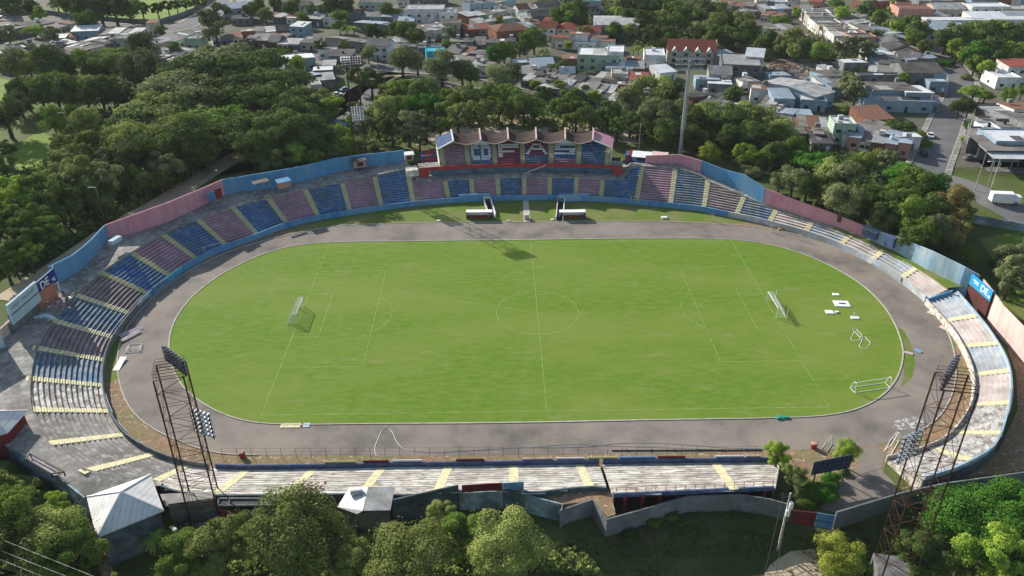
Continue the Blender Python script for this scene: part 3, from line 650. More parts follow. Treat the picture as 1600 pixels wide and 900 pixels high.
# end slopes
for q0,q1,mt in((PQ[0],AQ[0]-1.2,'dblue'),(PQ[-1],AQ[-1]+1.2,'wpink')):
    mb=MB(); zt,zb=ZPk,ZPk-2.0
    A=D.P(q0,ROF,zt);A2=D.P(q0,ROF+RD2,zt+.7);E1=D.P(q1,ROF-.6,zb);E2=D.P(q1,ROF+RD2,zb+.7); low=lambda p:(p[0],p[1],p[2]-.15)
    mb.add([A,E1,E2,A2,low(A),low(E1),low(E2),low(A2)],[(0,1,2,3),(7,6,5,4),(0,4,5,1),(1,5,6,2),(2,6,7,3)]); mb.build('end_roof',M[mt],pav)
    mb=MB(); mb.bar(D.P(q0,ROF-.1,zt+.1),D.P(q1,ROF-.7,zb+.1),.3,.3); mb.build('roof_fascia',M['white'],pav)
for k,i in((1,0),(4,3)):
    a=PQ[k]; mb=MB(); mb.add([D.P(a-2.0,ROF+.4,ZVl-.3),D.P(a+2.0,ROF+.4,ZVl-.3),D.P(a+2.0,ROF+.4,ZVl+.35),D.P(a,ROF+.4,ZPk-.2),D.P(a-2.0,ROF+.4,ZVl+.35),
      D.P(a-2.0,ROF+.5,ZVl-.3),D.P(a+2.0,ROF+.5,ZVl-.3),D.P(a+2.0,ROF+.5,ZVl+.35),D.P(a,ROF+.5,ZPk-.2),D.P(a-2.0,ROF+.5,ZVl+.35)],[(0,1,2,3,4),(9,8,7,6,5),(0,1,6,5)]); mb.build('gable_panel',M['board'],pav)
for q in AQ[1:-1]:
    mb=MB(); p=D.P(q+.9,ROF+4.6); mb.box((p[0],p[1],(DZ+3+13.)/2),(.3,.3,13.-DZ-3)); mb.build('roof_column',M['dblue'],pav)
# side stairs either side of the stand
for px,py,mt,lab in((672,250,'dblue','low blue and red stair house left of the covered stand'),(990,250,'dblue','blue stair house with red awning right of the covered stand')):
    q,o=B.loc(at(px,py,6.5)); e_=empty('stair_house',(*B.P(q,o)[:2],0),lab,'stairs'); e_.location=(0,0,0)
    rz=math.atan2(B.N[int(q)][1],B.N[int(q)][0])-math.pi/2; c=B.P(q,o+1.5)
    mb=MB(); mb.box((c[0],c[1],6.6),(5.2,4.2,3.0),rz); mb.build('wall',M[mt],e_)
    mb=MB(); mb.box((c[0],c[1]-.3,8.25),(3.4,3.6,.2),rz,R(8)); mb.build('roof',M['dred'],e_)
    mb=MB(); c=B.P(q,o-1.0); mb.box((c[0],c[1],7.0),(4.4,.12,1.0),rz); mb.build('railing',M['red'],e_)
# grey podium left of the stand
def podium(px,py,z,w,d,h,mt,name,label,cat,roof=None,rmt=None,open_=False):
    q,o=B.loc(at(px,py,z)); rz=math.atan2(B.N[int(q)][1],B.N[int(q)][0])-math.pi/2; c=B.P(q,o+d/2)
    e_=empty(name,(c[0],c[1],z),label,cat,rz=rz)
    mb=MB(); mb.box((0,0,h/2),(w,d,h)); mb.build('wall',M[mt],e_)
    if rmt: mb=MB(); mb.box((0,0,h+.12),(w+.5,d+.6,.14),0,R(6)); mb.build('roof',M[rmt],e_)
    if open_: mb=MB(); mb.box((0,-d/2-.02,h*.5),(w*.5,.06,h*.55)); mb.build('hatch',M['dark'],e_)
    return e_
podium(645,276,5.2,3.4,4.,1.9,'concl','landing','pale concrete landing beside the red end panel of the covered stand','landing')
podium(640,251,6.6,2.6,1.8,1.9,'hpink','booth','small white and pink booth against the blue wall left of the covered stand','booth',rmt='white',open_=True)
podium(563,262,7.2,3.6,2.,2.1,'hpink','kiosk','small pink kiosk with dark roof against the blue wall','kiosk',rmt='rdark',open_=True)
podium(446,294,7.2,3.4,2.,1.9,'hpink','kiosk','pink kiosk with blue flat roof at the foot of the blue wall','kiosk',rmt='wblue',open_=False)
podium(1002,253,6.8,5.4,3.6,1.6,'wblue','booth','bright white roofed blue booth right of the covered stand','booth',rmt='white',open_=True)
podium(1030,255,6.8,4.2,2.4,2.3,'hpink','kiosk','pink ticket booth with blue doors beside the white roofed booth','kiosk',rmt='wlpink',open_=True)
podium(184,379,8.0,3.2,1.3,1.0,'board','box','pale blue box standing at the corner of the pink wall','box')
podium(1356,371,3.9,4.0,1.8,2.0,'dblue','kiosk','dark blue shed against the pink wall above the right terrace','kiosk',rmt='rblue')
podium(1387,385,4.3,2.6,1.,2.6,'dblue','gate','dark gate panel with red squares where pink wall meets light blue wall','gate',rmt=None,open_=False)
def awn(px,py,z,w,label,mt):
    q,o=B.loc(at(px,py,z)); rz=math.atan2(B.N[int(q)][1],B.N[int(q)][0])-math.pi/2; c=B.P(q,o); e_=empty('canopy',(c[0],c[1],z),label,'canopy',rz=rz)
    mb=MB(); mb.box((0,0,2.2),(w,1.8,.08),0,R(8)); mb.build('roof',M[mt],e_)
    for x in(-w/2+.2,w/2-.2): 
        mb=MB(); mb.box((x,-.7,1.05),(.08,.08,2.1)); mb.build('post',M['steel'],e_)
awn(408,295,7.4,4.6,'low rust brown canopy along the left blue wall','zincb')
# gate in the pink wall
def wallgate(px,py,z,w,h,mt,label):
    q,o=B.loc(at(px,py,z)); rz=math.atan2(B.N[int(q)][1],B.N[int(q)][0])-math.pi/2; c=B.P(q,o-.35); mb=MB(); mb.box((0,0,h/2),(w,.12,h)); o_=mb.build('gate_door',M[mt]); o_.location=(c[0],c[1],z); o_.rotation_euler=(0,0,rz); tag(o_,label,'gate')
wallgate(330,314,7.4,2.3,2.7,'blue','blue gate leaf at the right end of the pink wall'); wallgate(341,309,7.4,2.3,2.7,'dred','dark red gate leaf at the right end of the pink wall')
# ------------------------------------------------------------ dugouts and tunnels
def dugout(px,py,side,label):
    c=at(px,py,0); e_=empty('dugout',(c[0],c[1],0),label,'dugout')
    w=7.2
    mb=MB(); mb.box((0,.0,2.0),(w,2.2,.12),0,R(-5)); mb.build('roof',M['white'],e_)
    mb=MB(); mb.box((0,.9,1.0),(w,.12,2.0)); mb.build('rear_wall',M['white'],e_)
    mb=MB(); mb.box((-w/2+.06,0,1.0),(.12,1.8,1.95)); mb.build('side_wall',M['dblue'],e_); mb=MB(); mb.box((w/2-.06,0,1.0),(.12,1.8,1.95)); mb.build('side_wall',M['dblue'],e_)
    mb=MB(); mb.box((0,.3,.45),(w-.5,.45,.08)); mb.box((0,.3,.22),(w-.6,.08,.4)); mb.build('bench',M['red'],e_)
def tunnel(p0,p1,label,side=1):
    a=at(*p0);b=at(*p1); e_=empty('tunnel_entrance',(0,0,0),label,'tunnel'); a=np.array(a);b=np.array(b); d=(b-a)/np.hypot(*(b-a)[:2]); nn=np.array([-d[1],d[0],0])
    for s in(-1,1):
        mb=MB(); mb.wall([(a+nn*s*.95)[:2],(b+nn*s*.95)[:2]],[1.5,1.0],[0,0],.25); mb.build('side_wall',M['white' if s==1 else 'concl'],e_)
    mb=MB(); q=[a+nn*.8,a-nn*.8,b-nn*.8,b+nn*.8]; mb.quad(*[(p[0],p[1],.02) for p in q]); mb.build('stair_well',M['dark'],e_)
    mb=MB(); c=a+d*.6; mb.box((c[0],c[1],1.55),(2.2,1.6,.15)); mb.build('lintel',M['concl'],e_)
tunnel((761,315),(769,339),'white walled player tunnel left of the central path'); tunnel((877,313),(874,344),'white walled player tunnel right of the central path')
dugout(749,340,0,'white roofed team dugout left of the central path'); dugout(894,340,1,'white roofed team dugout right of the central path')
mb=MB(); q=[at(817,308),at(825,308),at(829,346),at(818,346)]; mb.prism([tuple(p[:2]) for p in q],.0,.05); tag(mb.build('path',M['kerb']),kind='structure')
for x0,x1,lab in((717,766,'bright blue raised parapet panel above the left player tunnel'),(874,921,'bright blue raised parapet panel above the right player tunnel')):
    mb=MB(); a=at(x0,306.5,1.6);b=at(x1,304.5,1.6); mb.wall([a[:2]-np.array([0,.35]),b[:2]-np.array([0,.35])],[2.3,2.3],[0,0],.25); tag(mb.build('parapet_panel',M['steelblue']),lab,'panel')
def thing1(name,label,cat,fn,mt,group=None):
    mb=MB(); fn(mb); return tag(mb.build(name,M[mt]),label,cat,group)
def smallbox(name,px,py,sz,mt,label,cat,rz=0,group=None,z=0.):
    c=at(px,py,z); mb=MB(); mb.box((0,0,sz[2]/2),sz); 
    mb.box((0,0,sz[2]+.03),(sz[0]*.9,sz[1]*.9,.05))
    o=mb.build(name,M[mt]); o.location=(c[0],c[1],z+.01); o.rotation_euler=(0,0,rz); return tag(o,label,cat,group)
smallbox('podium',823,342,(1.4,1.1,1.3),'concl','small pale box at the track end of the central path','box')
smallbox('marker_box',686,346,(1.2,.6,.35),'white','white box on the verge left of the left dugout','box')
smallbox('marker_box',795,346,(.9,.5,.25),'concl','pale kerb box between left dugout and central path','box')
smallbox('marker_box',863,344,(.9,.5,.25),'white','small white box left of the right player tunnel','box')
smallbox('marker_box',1038,341,(1.6,.9,.4),'white','white slab on the verge right of the right dugout','box')
smallbox('marker_box',1220,359,(1.4,.9,.4),'orange','orange brick block beside the track at the far right bend','box')
# posts by the verge
for i,(px,py) in enumerate([(1112,345),(1204,362),(1250,375),(655,322)]):
    c=at(px,py); mb=MB(); 
    for s in(-.35,.35): mb.box((s,0,1.1),(.08,.08,2.2))
    for h in(.4,.8,1.2,1.6,2.0): mb.box((0,0,h),(.7,.06,.06))
    o=mb.build('post_ladder',M['hcream']); o.location=(c[0],c[1],0); tag(o,['wooden ladder post on the verge below the blue and pink terrace','ladder post beside the orange block at the far right bend','rightmost ladder post by the far right bend','cream ladder leaning at the front wall left of the left dugout'][i],'post')
for i,(px,py,lab) in enumerate([(1007+0,320,'x')][:0]): pass
# crowd gates on the front wall (cream frames)
for px,py,lab in((651,318,'cream pipe gate on the front wall below the podium'),(790,308,'x'),(940,300,'x'),(1000-5,316,'cream pipe gate on the front wall below the right blue rows')):
    if lab=='x':continue
    c=at(px,py-6,1.6); q,o=B.loc(c); mb=MB()
    for x in(-1.6,-.5,.5,1.6): mb.box((x,0,.9),(.08,.08,1.8))
    for h in(.1,.9,1.75): mb.box((0,0,h),(3.2,.06,.06))
    ob=mb.build('pipe_gate',M['hcream']); p=B.P(q,-.5); ob.location=(p[0],p[1],1.0); tag(ob,lab,'gate')
# ------------------------------------------------------------ goals
def goal(x,sg,label):
    e_=empty('goal',(x,0,0),label,'goal')
    mb=MB()
    for y in(-3.66,3.66):
        mb.cone((0,y,0),(0,y,2.44),.07,.07,8)
    mb.cone((0,-3.66,2.44),(0,3.66,2.44),.07,.07,8); mb.build('frame',M['white'],e_)
    mb=MB()
    for y in(-3.66,3.66):
        mb.tube([(0,y,2.44),(sg*1.2,y,2.35),(sg*2.1,y,0)],.04,5)
        mb.cone((sg*2.1,y*1.12,0),(sg*2.1,y*1.12,2.7),.05,.05,6)
    mb.tube([(sg*2.1,-3.66,.03),(sg*2.1,3.66,.03)],.04,5); mb.build('net_support',M['white'],e_)
    nb=MB()
    def mesh_(a,b,c,d,n,m_):
        a,b,c,d=[np.array(v,float) for v in(a,b,c,d)]
        for i in range(n+1):
            t=i/n; nb.bar(a+(b-a)*t,d+(c-d)*t,.018)
        for j in range(m_+1):
            t=j/m_; nb.bar(a+(d-a)*t,b+(c-b)*t,.018)
    mesh_((0,-3.6,2.42),(0,3.6,2.42),(sg*1.2,3.6,2.33),(sg*1.2,-3.6,2.33),30,5)
    mesh_((sg*1.2,-3.6,2.33),(sg*1.2,3.6,2.33),(sg*2.1,3.6,0.03),(sg*2.1,-3.6,.03),30,11)
    for y in(-3.6,3.6): mesh_((0,y,2.42),(sg*1.2,y,2.33),(sg*2.1,y,0.03),(0,y,.03),5,10)
    nb.build('net',M['net'],e_)
goal(-Lh,-1,'white football goal with net at the left end of the pitch'); goal(Lh,1,'white football goal with net at the right end of the pitch')
def frame_goal(A,Bp,label,depth,h,mt='white',name='training_goal'):
    a=np.array(at(*A));b=np.array(at(*Bp)); d=(b-a);L=np.hypot(*d[:2]); e_=empty(name,(*a[:2],.03),label,'goal',rz=math.atan2(d[1],d[0]))
    mb=MB()
    for x in(0,L):
        mb.tube([(x,0,0),(x,depth*.15,h),(x,depth*.55,h),(x,depth,0),(x,0,0)],.06,6)
    mb.tube([(0,0,0.04),(L,0,.04)],.06,6); mb.tube([(0,depth*.35,h),(L,depth*.35,h)],.06,6); mb.build('frame',M[mt],e_)
    mb=MB(); mb.tube([(0,depth,.04),(L,depth,.04)],.05,6); mb.build('base_bar',M[mt],e_)
frame_goal((1336,614),(1391,606),'white training goal without net in the right corner of the infield',1.6,2.0)
frame_goal((196,552),(216,551),'fallen white goal frame lying on the track at the left bend',3.2,.5)
frame_goal((322,401),(349,393),'pale blue goal frame leaning over the left front wall',1.6,2.4,'board')
frame_goal((1392,711),(1404,690),'small white goal frame at the corner of the right terrace',1.2,1.8)
frame_goal((1293,706),(1300,694),'little wire goal on the dirt left of the leafy bush',1.,1.6,'hcream')
# ------------------------------------------------------------ loose things
for i,(px,py,w,d,lab) in enumerate([(1306,460.5,1.5,1.0,'smallest white mat, nearest the right goal among the mats on the grass'),(1315,475,3.4,2.6,'largest white mat with dark slot on the grass right of the goal'),(1296,488,1.7,1.5,'pale mat left of the white lump on the grass'),(1336,497,1.8,1.1,'white mat furthest right on the grass')]):
    c=at(px,py,.03); e_=empty('mat',(c[0],c[1],.035),lab,'mat',rz=-.1)
    mb=MB(); mb.box((0,0,.07),(w,d,.14)); mb.box((0,0,.16),(w*.92,d*.9,.03)); mb.build('pad',M['white'],e_)
    if i==1: mb=MB(); mb.box((.1,-.05,.19),(w*.45,.5,.03)); mb.build('slot',M['dark'],e_)
    if i==3: mb=MB(); mb.bar((-.2,.3,.17),(-.3,.4,1.1),.12,.2); mb.build('handle',M['white'],e_)
smallbox('lump',1307.5,488.5,(.8,.5,.3),'white','little white lump between two mats on the grass','bag')
mb=MB(); c=at(1340,530,.06)
pts=[(c[0]+1.5*math.sin(t)*(1+.25*math.sin(3*t))+(.3*t/3), c[1]+3.3*math.sin(t*.5+.2)*math.cos(t*.5)*1.0+(-1.6 if t>6.3 else 1.3)+1.4*math.cos(t),.07) for t in np.linspace(0,12.6,60)]
mb.tube(pts,.05,5); tag(mb.build('hose',M['white']),'white hose looped on the grass above the training goal','hose')
# long white ropes lying on the track
def rope(pxs,label,r=.035,mt='concl'):
    P=resample([at(x,y,.05)[:2] for x,y in pxs],False,.8,1.0); mb=MB(); mb.tube([(p[0],p[1],.05) for p in P],r,4); tag(mb.build('rope',M[mt]),label,'rope')
rope([(588,712),(584,702),(590,688),(596,672),(602,666),(612,672),(628,700),(680,707),(800,700),(900,699),(980,692),(1060,694),(1140,700),(1200,701)],'thin white rope lying in a long loop along the near side of the track',.045,'white')
rope([(830,699),(900,694),(960,697),(1050,700),(1150,703),(1230,702)],'thin grey cable lying on the near straight of the track right of centre',.03)
mb=MB(); a=at(956,704,.1);b=at(1190,703,.1); mb.bar(a,b,.18,.14); 
for t in np.linspace(.1,.9,6): p=np.array(a)+(np.array(b)-np.array(a))*t; mb.box((p[0],p[1],.12),(.3,.35,.2))
tag(mb.build('long_pipe',M['dark']),'long dark pipe laid along the near edge of the track','pipe')
def barrel(px,py,label):
    c=at(px,py); e_=empty('barrel',(c[0],c[1],0),label,'barrel'); mb=MB(); mb.cone((0,0,0),(0,0,1.0),.5,.55,14); mb.build('body',M['red'],e_); mb=MB(); mb.cone((0,0,1.0),(0,0,1.15),.57,.4,14); mb.build('lid',M['hpink'],e_)
barrel(379,714,'red barrel on the dirt verge near the left lattice tower'); barrel(1271,700,'red barrel on the dirt verge near the leafy bush')
mb=MB(); c=at(1222,653,.05)
for i in range(7): mb.box((c[0]-.9+i*.3,c[1]+.1*math.sin(i*2),.15+.08*math.sin(i*1.7)),(.34,.9,.3+.12*math.cos(i)),i*.3)
tag(mb.build('tarp',M['tarp']),'crumpled green tarp on the kerb at the bottom of the infield','tarp')
def flat(px,py,w,d,mt,label,name='board',rz=0,tilt=0,z=.02,h=.06,cat='board'):
    c=at(px,py,z); mb=MB(); mb.box((0,0,h/2),(w,d,h),0,tilt); mb.box((0,0,h+.01),(w*.96,d*.1,.02),0,tilt); o=mb.build(name,M[mt]); o.location=(c[0],c[1],z+abs(math.sin(tilt))*d/2+.02); o.rotation_euler=(0,0,rz); return tag(o,label,cat)
flat(187.5,569.5,1.3,4.3,'white','white panel lying upright on the left outer edge of the track',rz=.02,tilt=R(5))
flat(205,519,5.0,1.1,'pboard','upper pinkish board lying across the left edge of the track',rz=.75,tilt=R(14))
flat(204,525,4.6,.9,'pboard','lower pinkish board lying across the left edge of the track',rz=1.0,tilt=R(8),z=.25)
flat(456,665,4.0,1.2,'yelf','pale yellow mat at the near kerb below the left corner flag',name='mat',cat='mat'); flat(477,664.5,1.6,1.2,'board','small white mat beside the pale yellow mat',name='mat',cat='mat')
flat(1418,552,2.0,.6,'pinkf','scrap of pink board lying on the right bend of the track',rz=-.5,tilt=R(20)); flat(1434,549,1.4,.8,'steelblue','scrap of blue sheet lying on the right bend of the track',rz=-.8,tilt=R(15))
flat(1474,497,1.4,7,'pinkf','long pale pink board by the front of the right terrace',rz=.62,tilt=R(0)); flat(1490,520,1.2,6.2,'wlpink','long cream board by the front of the right terrace',rz=.55)
# advertising boards along the parapets
def adv(px0,py0,px1,py1,mt,label,h=.9,z0_=1.0,thick=.1,off=-.45,bw=B):
    q0,_=bw.loc(at(px0,py0,z0_+h));q1,_=bw.loc(at(px1,py1,z0_+h)); lo,hi=min(q0,q1),max(q0,q1); n=max(1,int((hi-lo)/2)); P=[bw.P(lo+(hi-lo)*i/n,off) for i in range(n+1)]
    mb=MB(); mb.wall(P,[z0_+h]*(n+1),[z0_]*(n+1),thick); 
    for p in (P[0],P[-1]): mb.box((p[0],p[1],z0_/2),(.08,.08,z0_))
    tag(mb.build('advertising_board',M[mt]),label,'board')
for x0,x1,mt,lab in((507,555,'yel','yellow board standing on the near front wall'),(567,607,'dred','brown board on the near front wall right of the yellow one'),(612,659,'white','white board on the near front wall, left of the long gap'),(712,757,'dred','dark brown board on the near front wall at the middle'),(815,863,'wlpink','pale pink board on the near front wall'),(869,914,'white','white board on the near front wall right of the pale pink one'),(918,966,'yel','yellow board on the near front wall right of the centre'),(968,1026,'steelblue','blue grey board on the near front wall'),(1029,1073,'dred','brown board on the near front wall right of the blue grey one'),(1120,1166,'white','white board on the near front wall toward its right end'),(1168,1192,'yelf','cream board at the right end of the near front wall')):
    adv(x0,719,x1,719,mt,lab,.45,1.45)
adv(262,433,285,416,'turq','turquoise board on the left front wall'); adv(238,452,261,435,'blue','royal blue board on the left front wall'); adv(214,474,237,456,'wlblue','pale green and blue board on the left front wall')
adv(159,617,174,644,'board','pale blue curved sheet hanging on the left front wall',1.3,.4); adv(178,657,200,674,'wlblue','pale sheet hanging on the lower left front wall',1.3,.4)
adv(1361,404,1407,434,'bluef','long pale blue sheet along the front of the right terrace',1.0,.6)
# wire fence posts along the near verge
e_=empty('wire_fence',(0,0,0),'thin wire fence on slim posts along the near edge of the track','fence')
mb=MB(); pts=[at(x,712+ (400-x)*0.004,0) for x in range(350,1240,23)]
for p in pts: mb.box((p[0],p[1]-.6,1.1),(.05,.05,2.2))
mb.build('posts',M['rust'],e_)
mb=MB()
for h in(.7,1.4,2.15): mb.bar((pts[0][0],pts[0][1]-.6,h),(pts[-1][0],pts[-1][1]-.6,h),.02)
mb.build('wires',M['rust'],e_)
# ------------------------------------------------------------ floodlight towers
def lampbank(par,c,rz,cols,rows_,dx,dz,mt,tilt,r=.34):
    fr=MB(); rot=Matrix.Rotation(rz,3,'Z'); fwd=rot@Vector((0,1,0)); side=rot@Vector((1,0,0)); c=Vector(c)
    aim=(fwd*math.cos(tilt)+Vector((0,0,-1))*math.sin(tilt)).normalized()
    for j in range(rows_):
        z=(j-(rows_-1)/2)*dz; fr.bar(c+side*(-cols*dx/2)+Vector((0,0,z)),c+side*(cols*dx/2)+Vector((0,0,z)),.08)
    for s in(-1,0,1): fr.bar(c+side*(s*cols*dx/2*.95)+Vector((0,0,-rows_*dz/2)),c+side*(s*cols*dx/2*.95)+Vector((0,0,rows_*dz/2)),.1)
    fr.build('lamp_frame',M['rust'],par)
    for j in range(rows_):
        for i in range(cols):
            p=c+side*((i-(cols-1)/2)*dx)+Vector((0,0,(j-(rows_-1)/2)*dz))+fwd*.15
            lm_=MB(); lm_.cone(p-aim*.15,p+aim*.18,r*.55,r,10); lm_.cone(p-aim*.42,p-aim*.15,r*.22,r*.5,8); lm_.build('floodlight',M[mt],par)
def lattice(bx,by,Ht,wb,wt,rz,label,loww,face,nseg=12,legs=4,z0=0,low=True,mtl='lampd',lowz=.5,lowoff=1.6,ltop=8):
    e_=empty('floodlight_tower',(bx,by,z0),label,'tower'); mb=MB(); rot=Matrix.Rotation(rz,3,'Z')
    def cor(k,h):
        w=wb+(wt-wb)*h/Ht; a=[(-1,-1),(1,-1),(1,1),(-1,1)][k]; return rot@Vector((a[0]*w/2,a[1]*w/2,h))
    for k in range(4): 
        l=MB(); l.bar(cor(k,0),cor(k,Ht),.17); l.build('leg',M['rust'],e_)
    for s in range(nseg):
        h0,h1=Ht*s/nseg,Ht*(s+1)/nseg
        for k in range(4):
            k2=(k+1)%4; mb.bar(cor(k,h1),cor(k2,h1),.05)
            if (s+k)%2: mb.bar(cor(k,h0),cor(k2,h1),.05)
            else: mb.bar(cor(k2,h0),cor(k,h1),.05)
    mb.build('bracing',M['rust'],e_)
    mb=MB(); [mb.bar(cor(0,Ht)+(cor(3,Ht)-cor(0,Ht))*t_,cor(1,Ht)+(cor(2,Ht)-cor(1,Ht))*t_,.09) for t_ in (0,.2,.4,.6,.8,1)]; 
    for k in range(4):
        a=cor(k,Ht);b=cor((k+1)%4,Ht)
        for h in(.5,1.0): mb.bar(a+Vector((0,0,h)),b+Vector((0,0,h)),.05)
    mb.build('platform',M['rust'],e_)
    fwd=Vector((math.sin(-face)*1,math.cos(face),0)); fx=Matrix.Rotation(face,3,'Z')@Vector((0,1,0))
    lampbank(e_,fx*.9+Vector((0,0,Ht+1.2)),face,ltop,4,.74,.66,mtl,R(35))
    if low: lampbank(e_,fx*(wb/2+.5)+Vector((0,0,Ht*lowz)),face*.6 if abs(face)<2 else face,5,6,.78,.78,'lamp',R(25),.37)
    mb=MB(); mb.box((0,0,-1.5),(wb+.5,wb+.5,3.2),rz); mb.build('footing',M['concd'],e_)
    return e_
def towerxy(px,py,z=0): p=at(px,py,z); return p[0],p[1]
bx,by=towerxy(323,804); lattice(bx,by,27.5,4.2,3.9,.25,'rusty lattice floodlight tower at the bottom left of the near terrace',0,-.75,lowz=.60)
print('TL',bx,by,prj((bx,by,27.5)))
bx,by=towerxy(1397,888); lattice(bx,by,33.2,4.3,3.9,-.2,'rusty lattice floodlight tower at the bottom right outside the grey wall',0,.85,lowz=.645)
print('TR',bx,by,prj((bx,by,29.5)))
e_=lattice(-50.3,82.5,29.,3.4,3.,.1,'rusty lattice floodlight tower among trees behind the far left blue wall',0,math.pi+.3,z0=5.5,lowz=.52)
print('TF',prj((-50.3,82.5,34.5)))
# modern pole
pb=atg(1060,242); 
pb=np.array([48.6,84.5,5.5]); print('pole',prj(pb),prj(pb+np.array([0,0,29])))
e_=empty('floodlight_pole',tuple(pb),'tall grey steel floodlight pole behind the short dusty pink wall','tower'); mb=MB(); mb.cone((0,0,-1),(0,0,29),.62,.34,14); mb.build('pole',M['steel'],e_)
mb=MB()
for h in np.arange(1,28,.45): mb.box((.75-.012*h,0,h),(.35,.06,.05))
mb.box((.85,0,14),(.05,.05,27)); mb.build('ladder',M['steel'],e_)
for h in (26.6,28.2,29.8):
    mb=MB(); mb.box((0,0,h),(8.4,.25,.18)); mb.box((0,-.5,h-.25),(8.6,.9,.06)); mb.build('cross_arm',M['steel'],e_)
    for i in range(9):
        mb=MB(); mb.box((-3.9+i*.97,-.35,h+.35),(.62,.34,.5),0,R(-25)); mb.build('floodlight',M['lampd'],e_)
# ------------------------------------------------------------ near side buildings
def P3(px,py,z): return tuple(at(px,py,z))
def wallpx(pts,ztop,zbot,mt,label,t=.25,name='boundary_wall',cat='wall'):
    Pq=[at(x,y,ztop)[:2] for x,y in pts]; mb=MB(); mb.wall(Pq,[ztop]*len(Pq),[zbot]*len(Pq),t); 
    o=mb.build(name,M[mt]); 
    return tag(o,label,cat)
wallpx([(875,797),(926,780),(948,811),(1017,792),(1075,775),(1157,772.5),(1200,779),(1238,789)],3.3,-.3,'wgrey','grey block wall zigzagging in front of the red columned terrace')
wallpx([(1307,800),(1407,770),(1475,755),(1540,746),(1600,737.5),(1680,726)],3.3,-.3,'wgrey','long grey block wall at the lower right behind the lattice tower')
mb=MB(); q_=[at(x,y,2.9) for x,y in [(838,772),(897,765),(899,759),(946,758),(955,772),(962,803),(949,808),(927,782),(879,788)]]; mb.prism([tuple(p[:2]) for p in q_],0,2.9); tag(mb.build('earth_bank',M['dirt']),'weedy earth bank behind the broken joint of the near terrace','bank')
wallpx([(717,769.5),(802,766),(837,777),(879,787.5),(877,797)],3.6,-.3,'wlblue2','faded pale blue block wall below the middle of the near terrace')
wallpx([(612,781),(665,769),(716,757.5)],4.8,-.2,'wdark','dark sheet fence between the metal roof and the middle palm')
def sheetwall(a,b,zt,zb,mt,label,cat='fence',name='sheet_fence'):
    A=at(*a,zt);Bq=at(*b,zt); mb=MB(); mb.wall([A[:2],Bq[:2]],[zt,zt],[zb,zb],.12); n=8
    for i in range(n+1):
        p=A+(Bq-A)*i/n; mb.box((p[0],p[1]-.09,(zt+zb)/2),(.08,.06,zt-zb))
    return tag(mb.build(name,M[mt]),label,cat)
sheetwall((722,758),(785,754.5),5.2,3.75,'dred','dark red sheet panel at the back edge of the near terrace'); sheetwall((786,754.5),(818,752.5),5.2,2.6,'steelblue','grey blue sheet panel right of the dark red one')
# gate
for a,b,mt,lab in(((1240,797),(1277,801),'dred','dark red leaf of the gate at the bottom right'),((1277.5,801),(1305,806),'wblue','blue leaf of the gate at the bottom right')):
    A=at(*a,3.0);Bq=at(*b,3.0); e_=empty('gate',(0,0,0),lab,'gate'); mb=MB(); mb.wall([A[:2],Bq[:2]],[3,3],[.1,.1],.1); mb.build('leaf',M[mt],e_); mb=MB()
    for z in(.15,1.5,2.95): mb.bar((A[0],A[1]-.08,z),(Bq[0],Bq[1]-.08,z),.08)
    mb.build('frame',M['dark'],e_)
def pyr(corn,apex,zt,za,label,mats,wallmt):
    C_=[at(x,y,zt) for x,y in corn]; c=sum(C_)/4; A=at(*apex,za)
    A=np.array([c[0]*.6+A[0]*.4,c[1]*.6+A[1]*.4,za])
    e_=empty('pavilion',(0,0,0),label,'pavilion')
    for i in range(4):
        j=(i+1)%4; mb=MB(); a,b=C_[i],C_[j]; mb.add([a,b,A,a-(0,0,.15),b-(0,0,.15),A-(0,0,.15)],[(0,1,2),(5,4,3),(0,3,4,1)]); mb.build('roof_slope',M[mats],e_)
    for i in range(4):
        mb=MB(); mb.bar(C_[i]+(0,0,.05),A+(0,0,.06),.16,.1); mb.build('ridge_cap',M['white'],e_)
    k=.86
    W=[c+(q-c)*k for q in C_]; mb=MB(); mb.wall([w[:2] for w in W]+[W[0][:2]],[zt-.1]*5,[-.3]*5,.25); mb.build('wall',M[wallmt],e_)
pyr([(135,776),(235,741),(256,797.5),(151,840)],(191,775),6.6,9.6,'white pyramid roofed block at the bottom left corner of the near terrace','rwhite2','wdark')
pyr([(-40,640),(43,641),(12,676),(-75,700)],(-22,640),8.4,10.9,'white hipped roof building cut by the left edge of the picture','rwhite2','dred')
# metal roofed hut
e_=empty('hut',(0,0,0),'hut with bright dented metal sheet roof behind the near terrace','hut')
zr=5.0; r1=[P3(546,761,zr),P3(575,761,zr+.5),P3(567,798,zr+.5),P3(558,803,zr),P3(527,792,zr-.3)]; r2=[P3(575,761,zr+.5),P3(617,761,zr),P3(610,797,zr-.2),P3(568,798,zr+.5)]
for r_,mt in((r1,'rwhite2'),(r2,'rzinc')):
    mb=MB(); n=len(r_); mb.add(list(r_)+[(p[0],p[1],p[2]-.1) for p in r_],[tuple(range(n)),tuple(range(2*n-1,n-1,-1))]+[(i,(i+1)%n,n+(i+1)%n,n+i) for i in range(n)]); mb.build('roof',M[mt],e_)
mb=MB(); W=[P3(533,793,4.7)[:2],P3(566,801,4.7)[:2],P3(604,795,4.7)[:2],P3(610,768,4.7)[:2]]; mb.wall(W,[4.65]*4,[0]*4,.25); mb.build('wall',M['concd'],e_)
mb=MB(); p=P3(557,770,5.6); mb.cone((p[0]-.9,p[1],p[2]),(p[0]+.9,p[1]+.3,p[2]),.42,.42,12); tag(mb.build('water_drum',M['steel']),'pale drum lying on the bright metal sheet roof','drum')
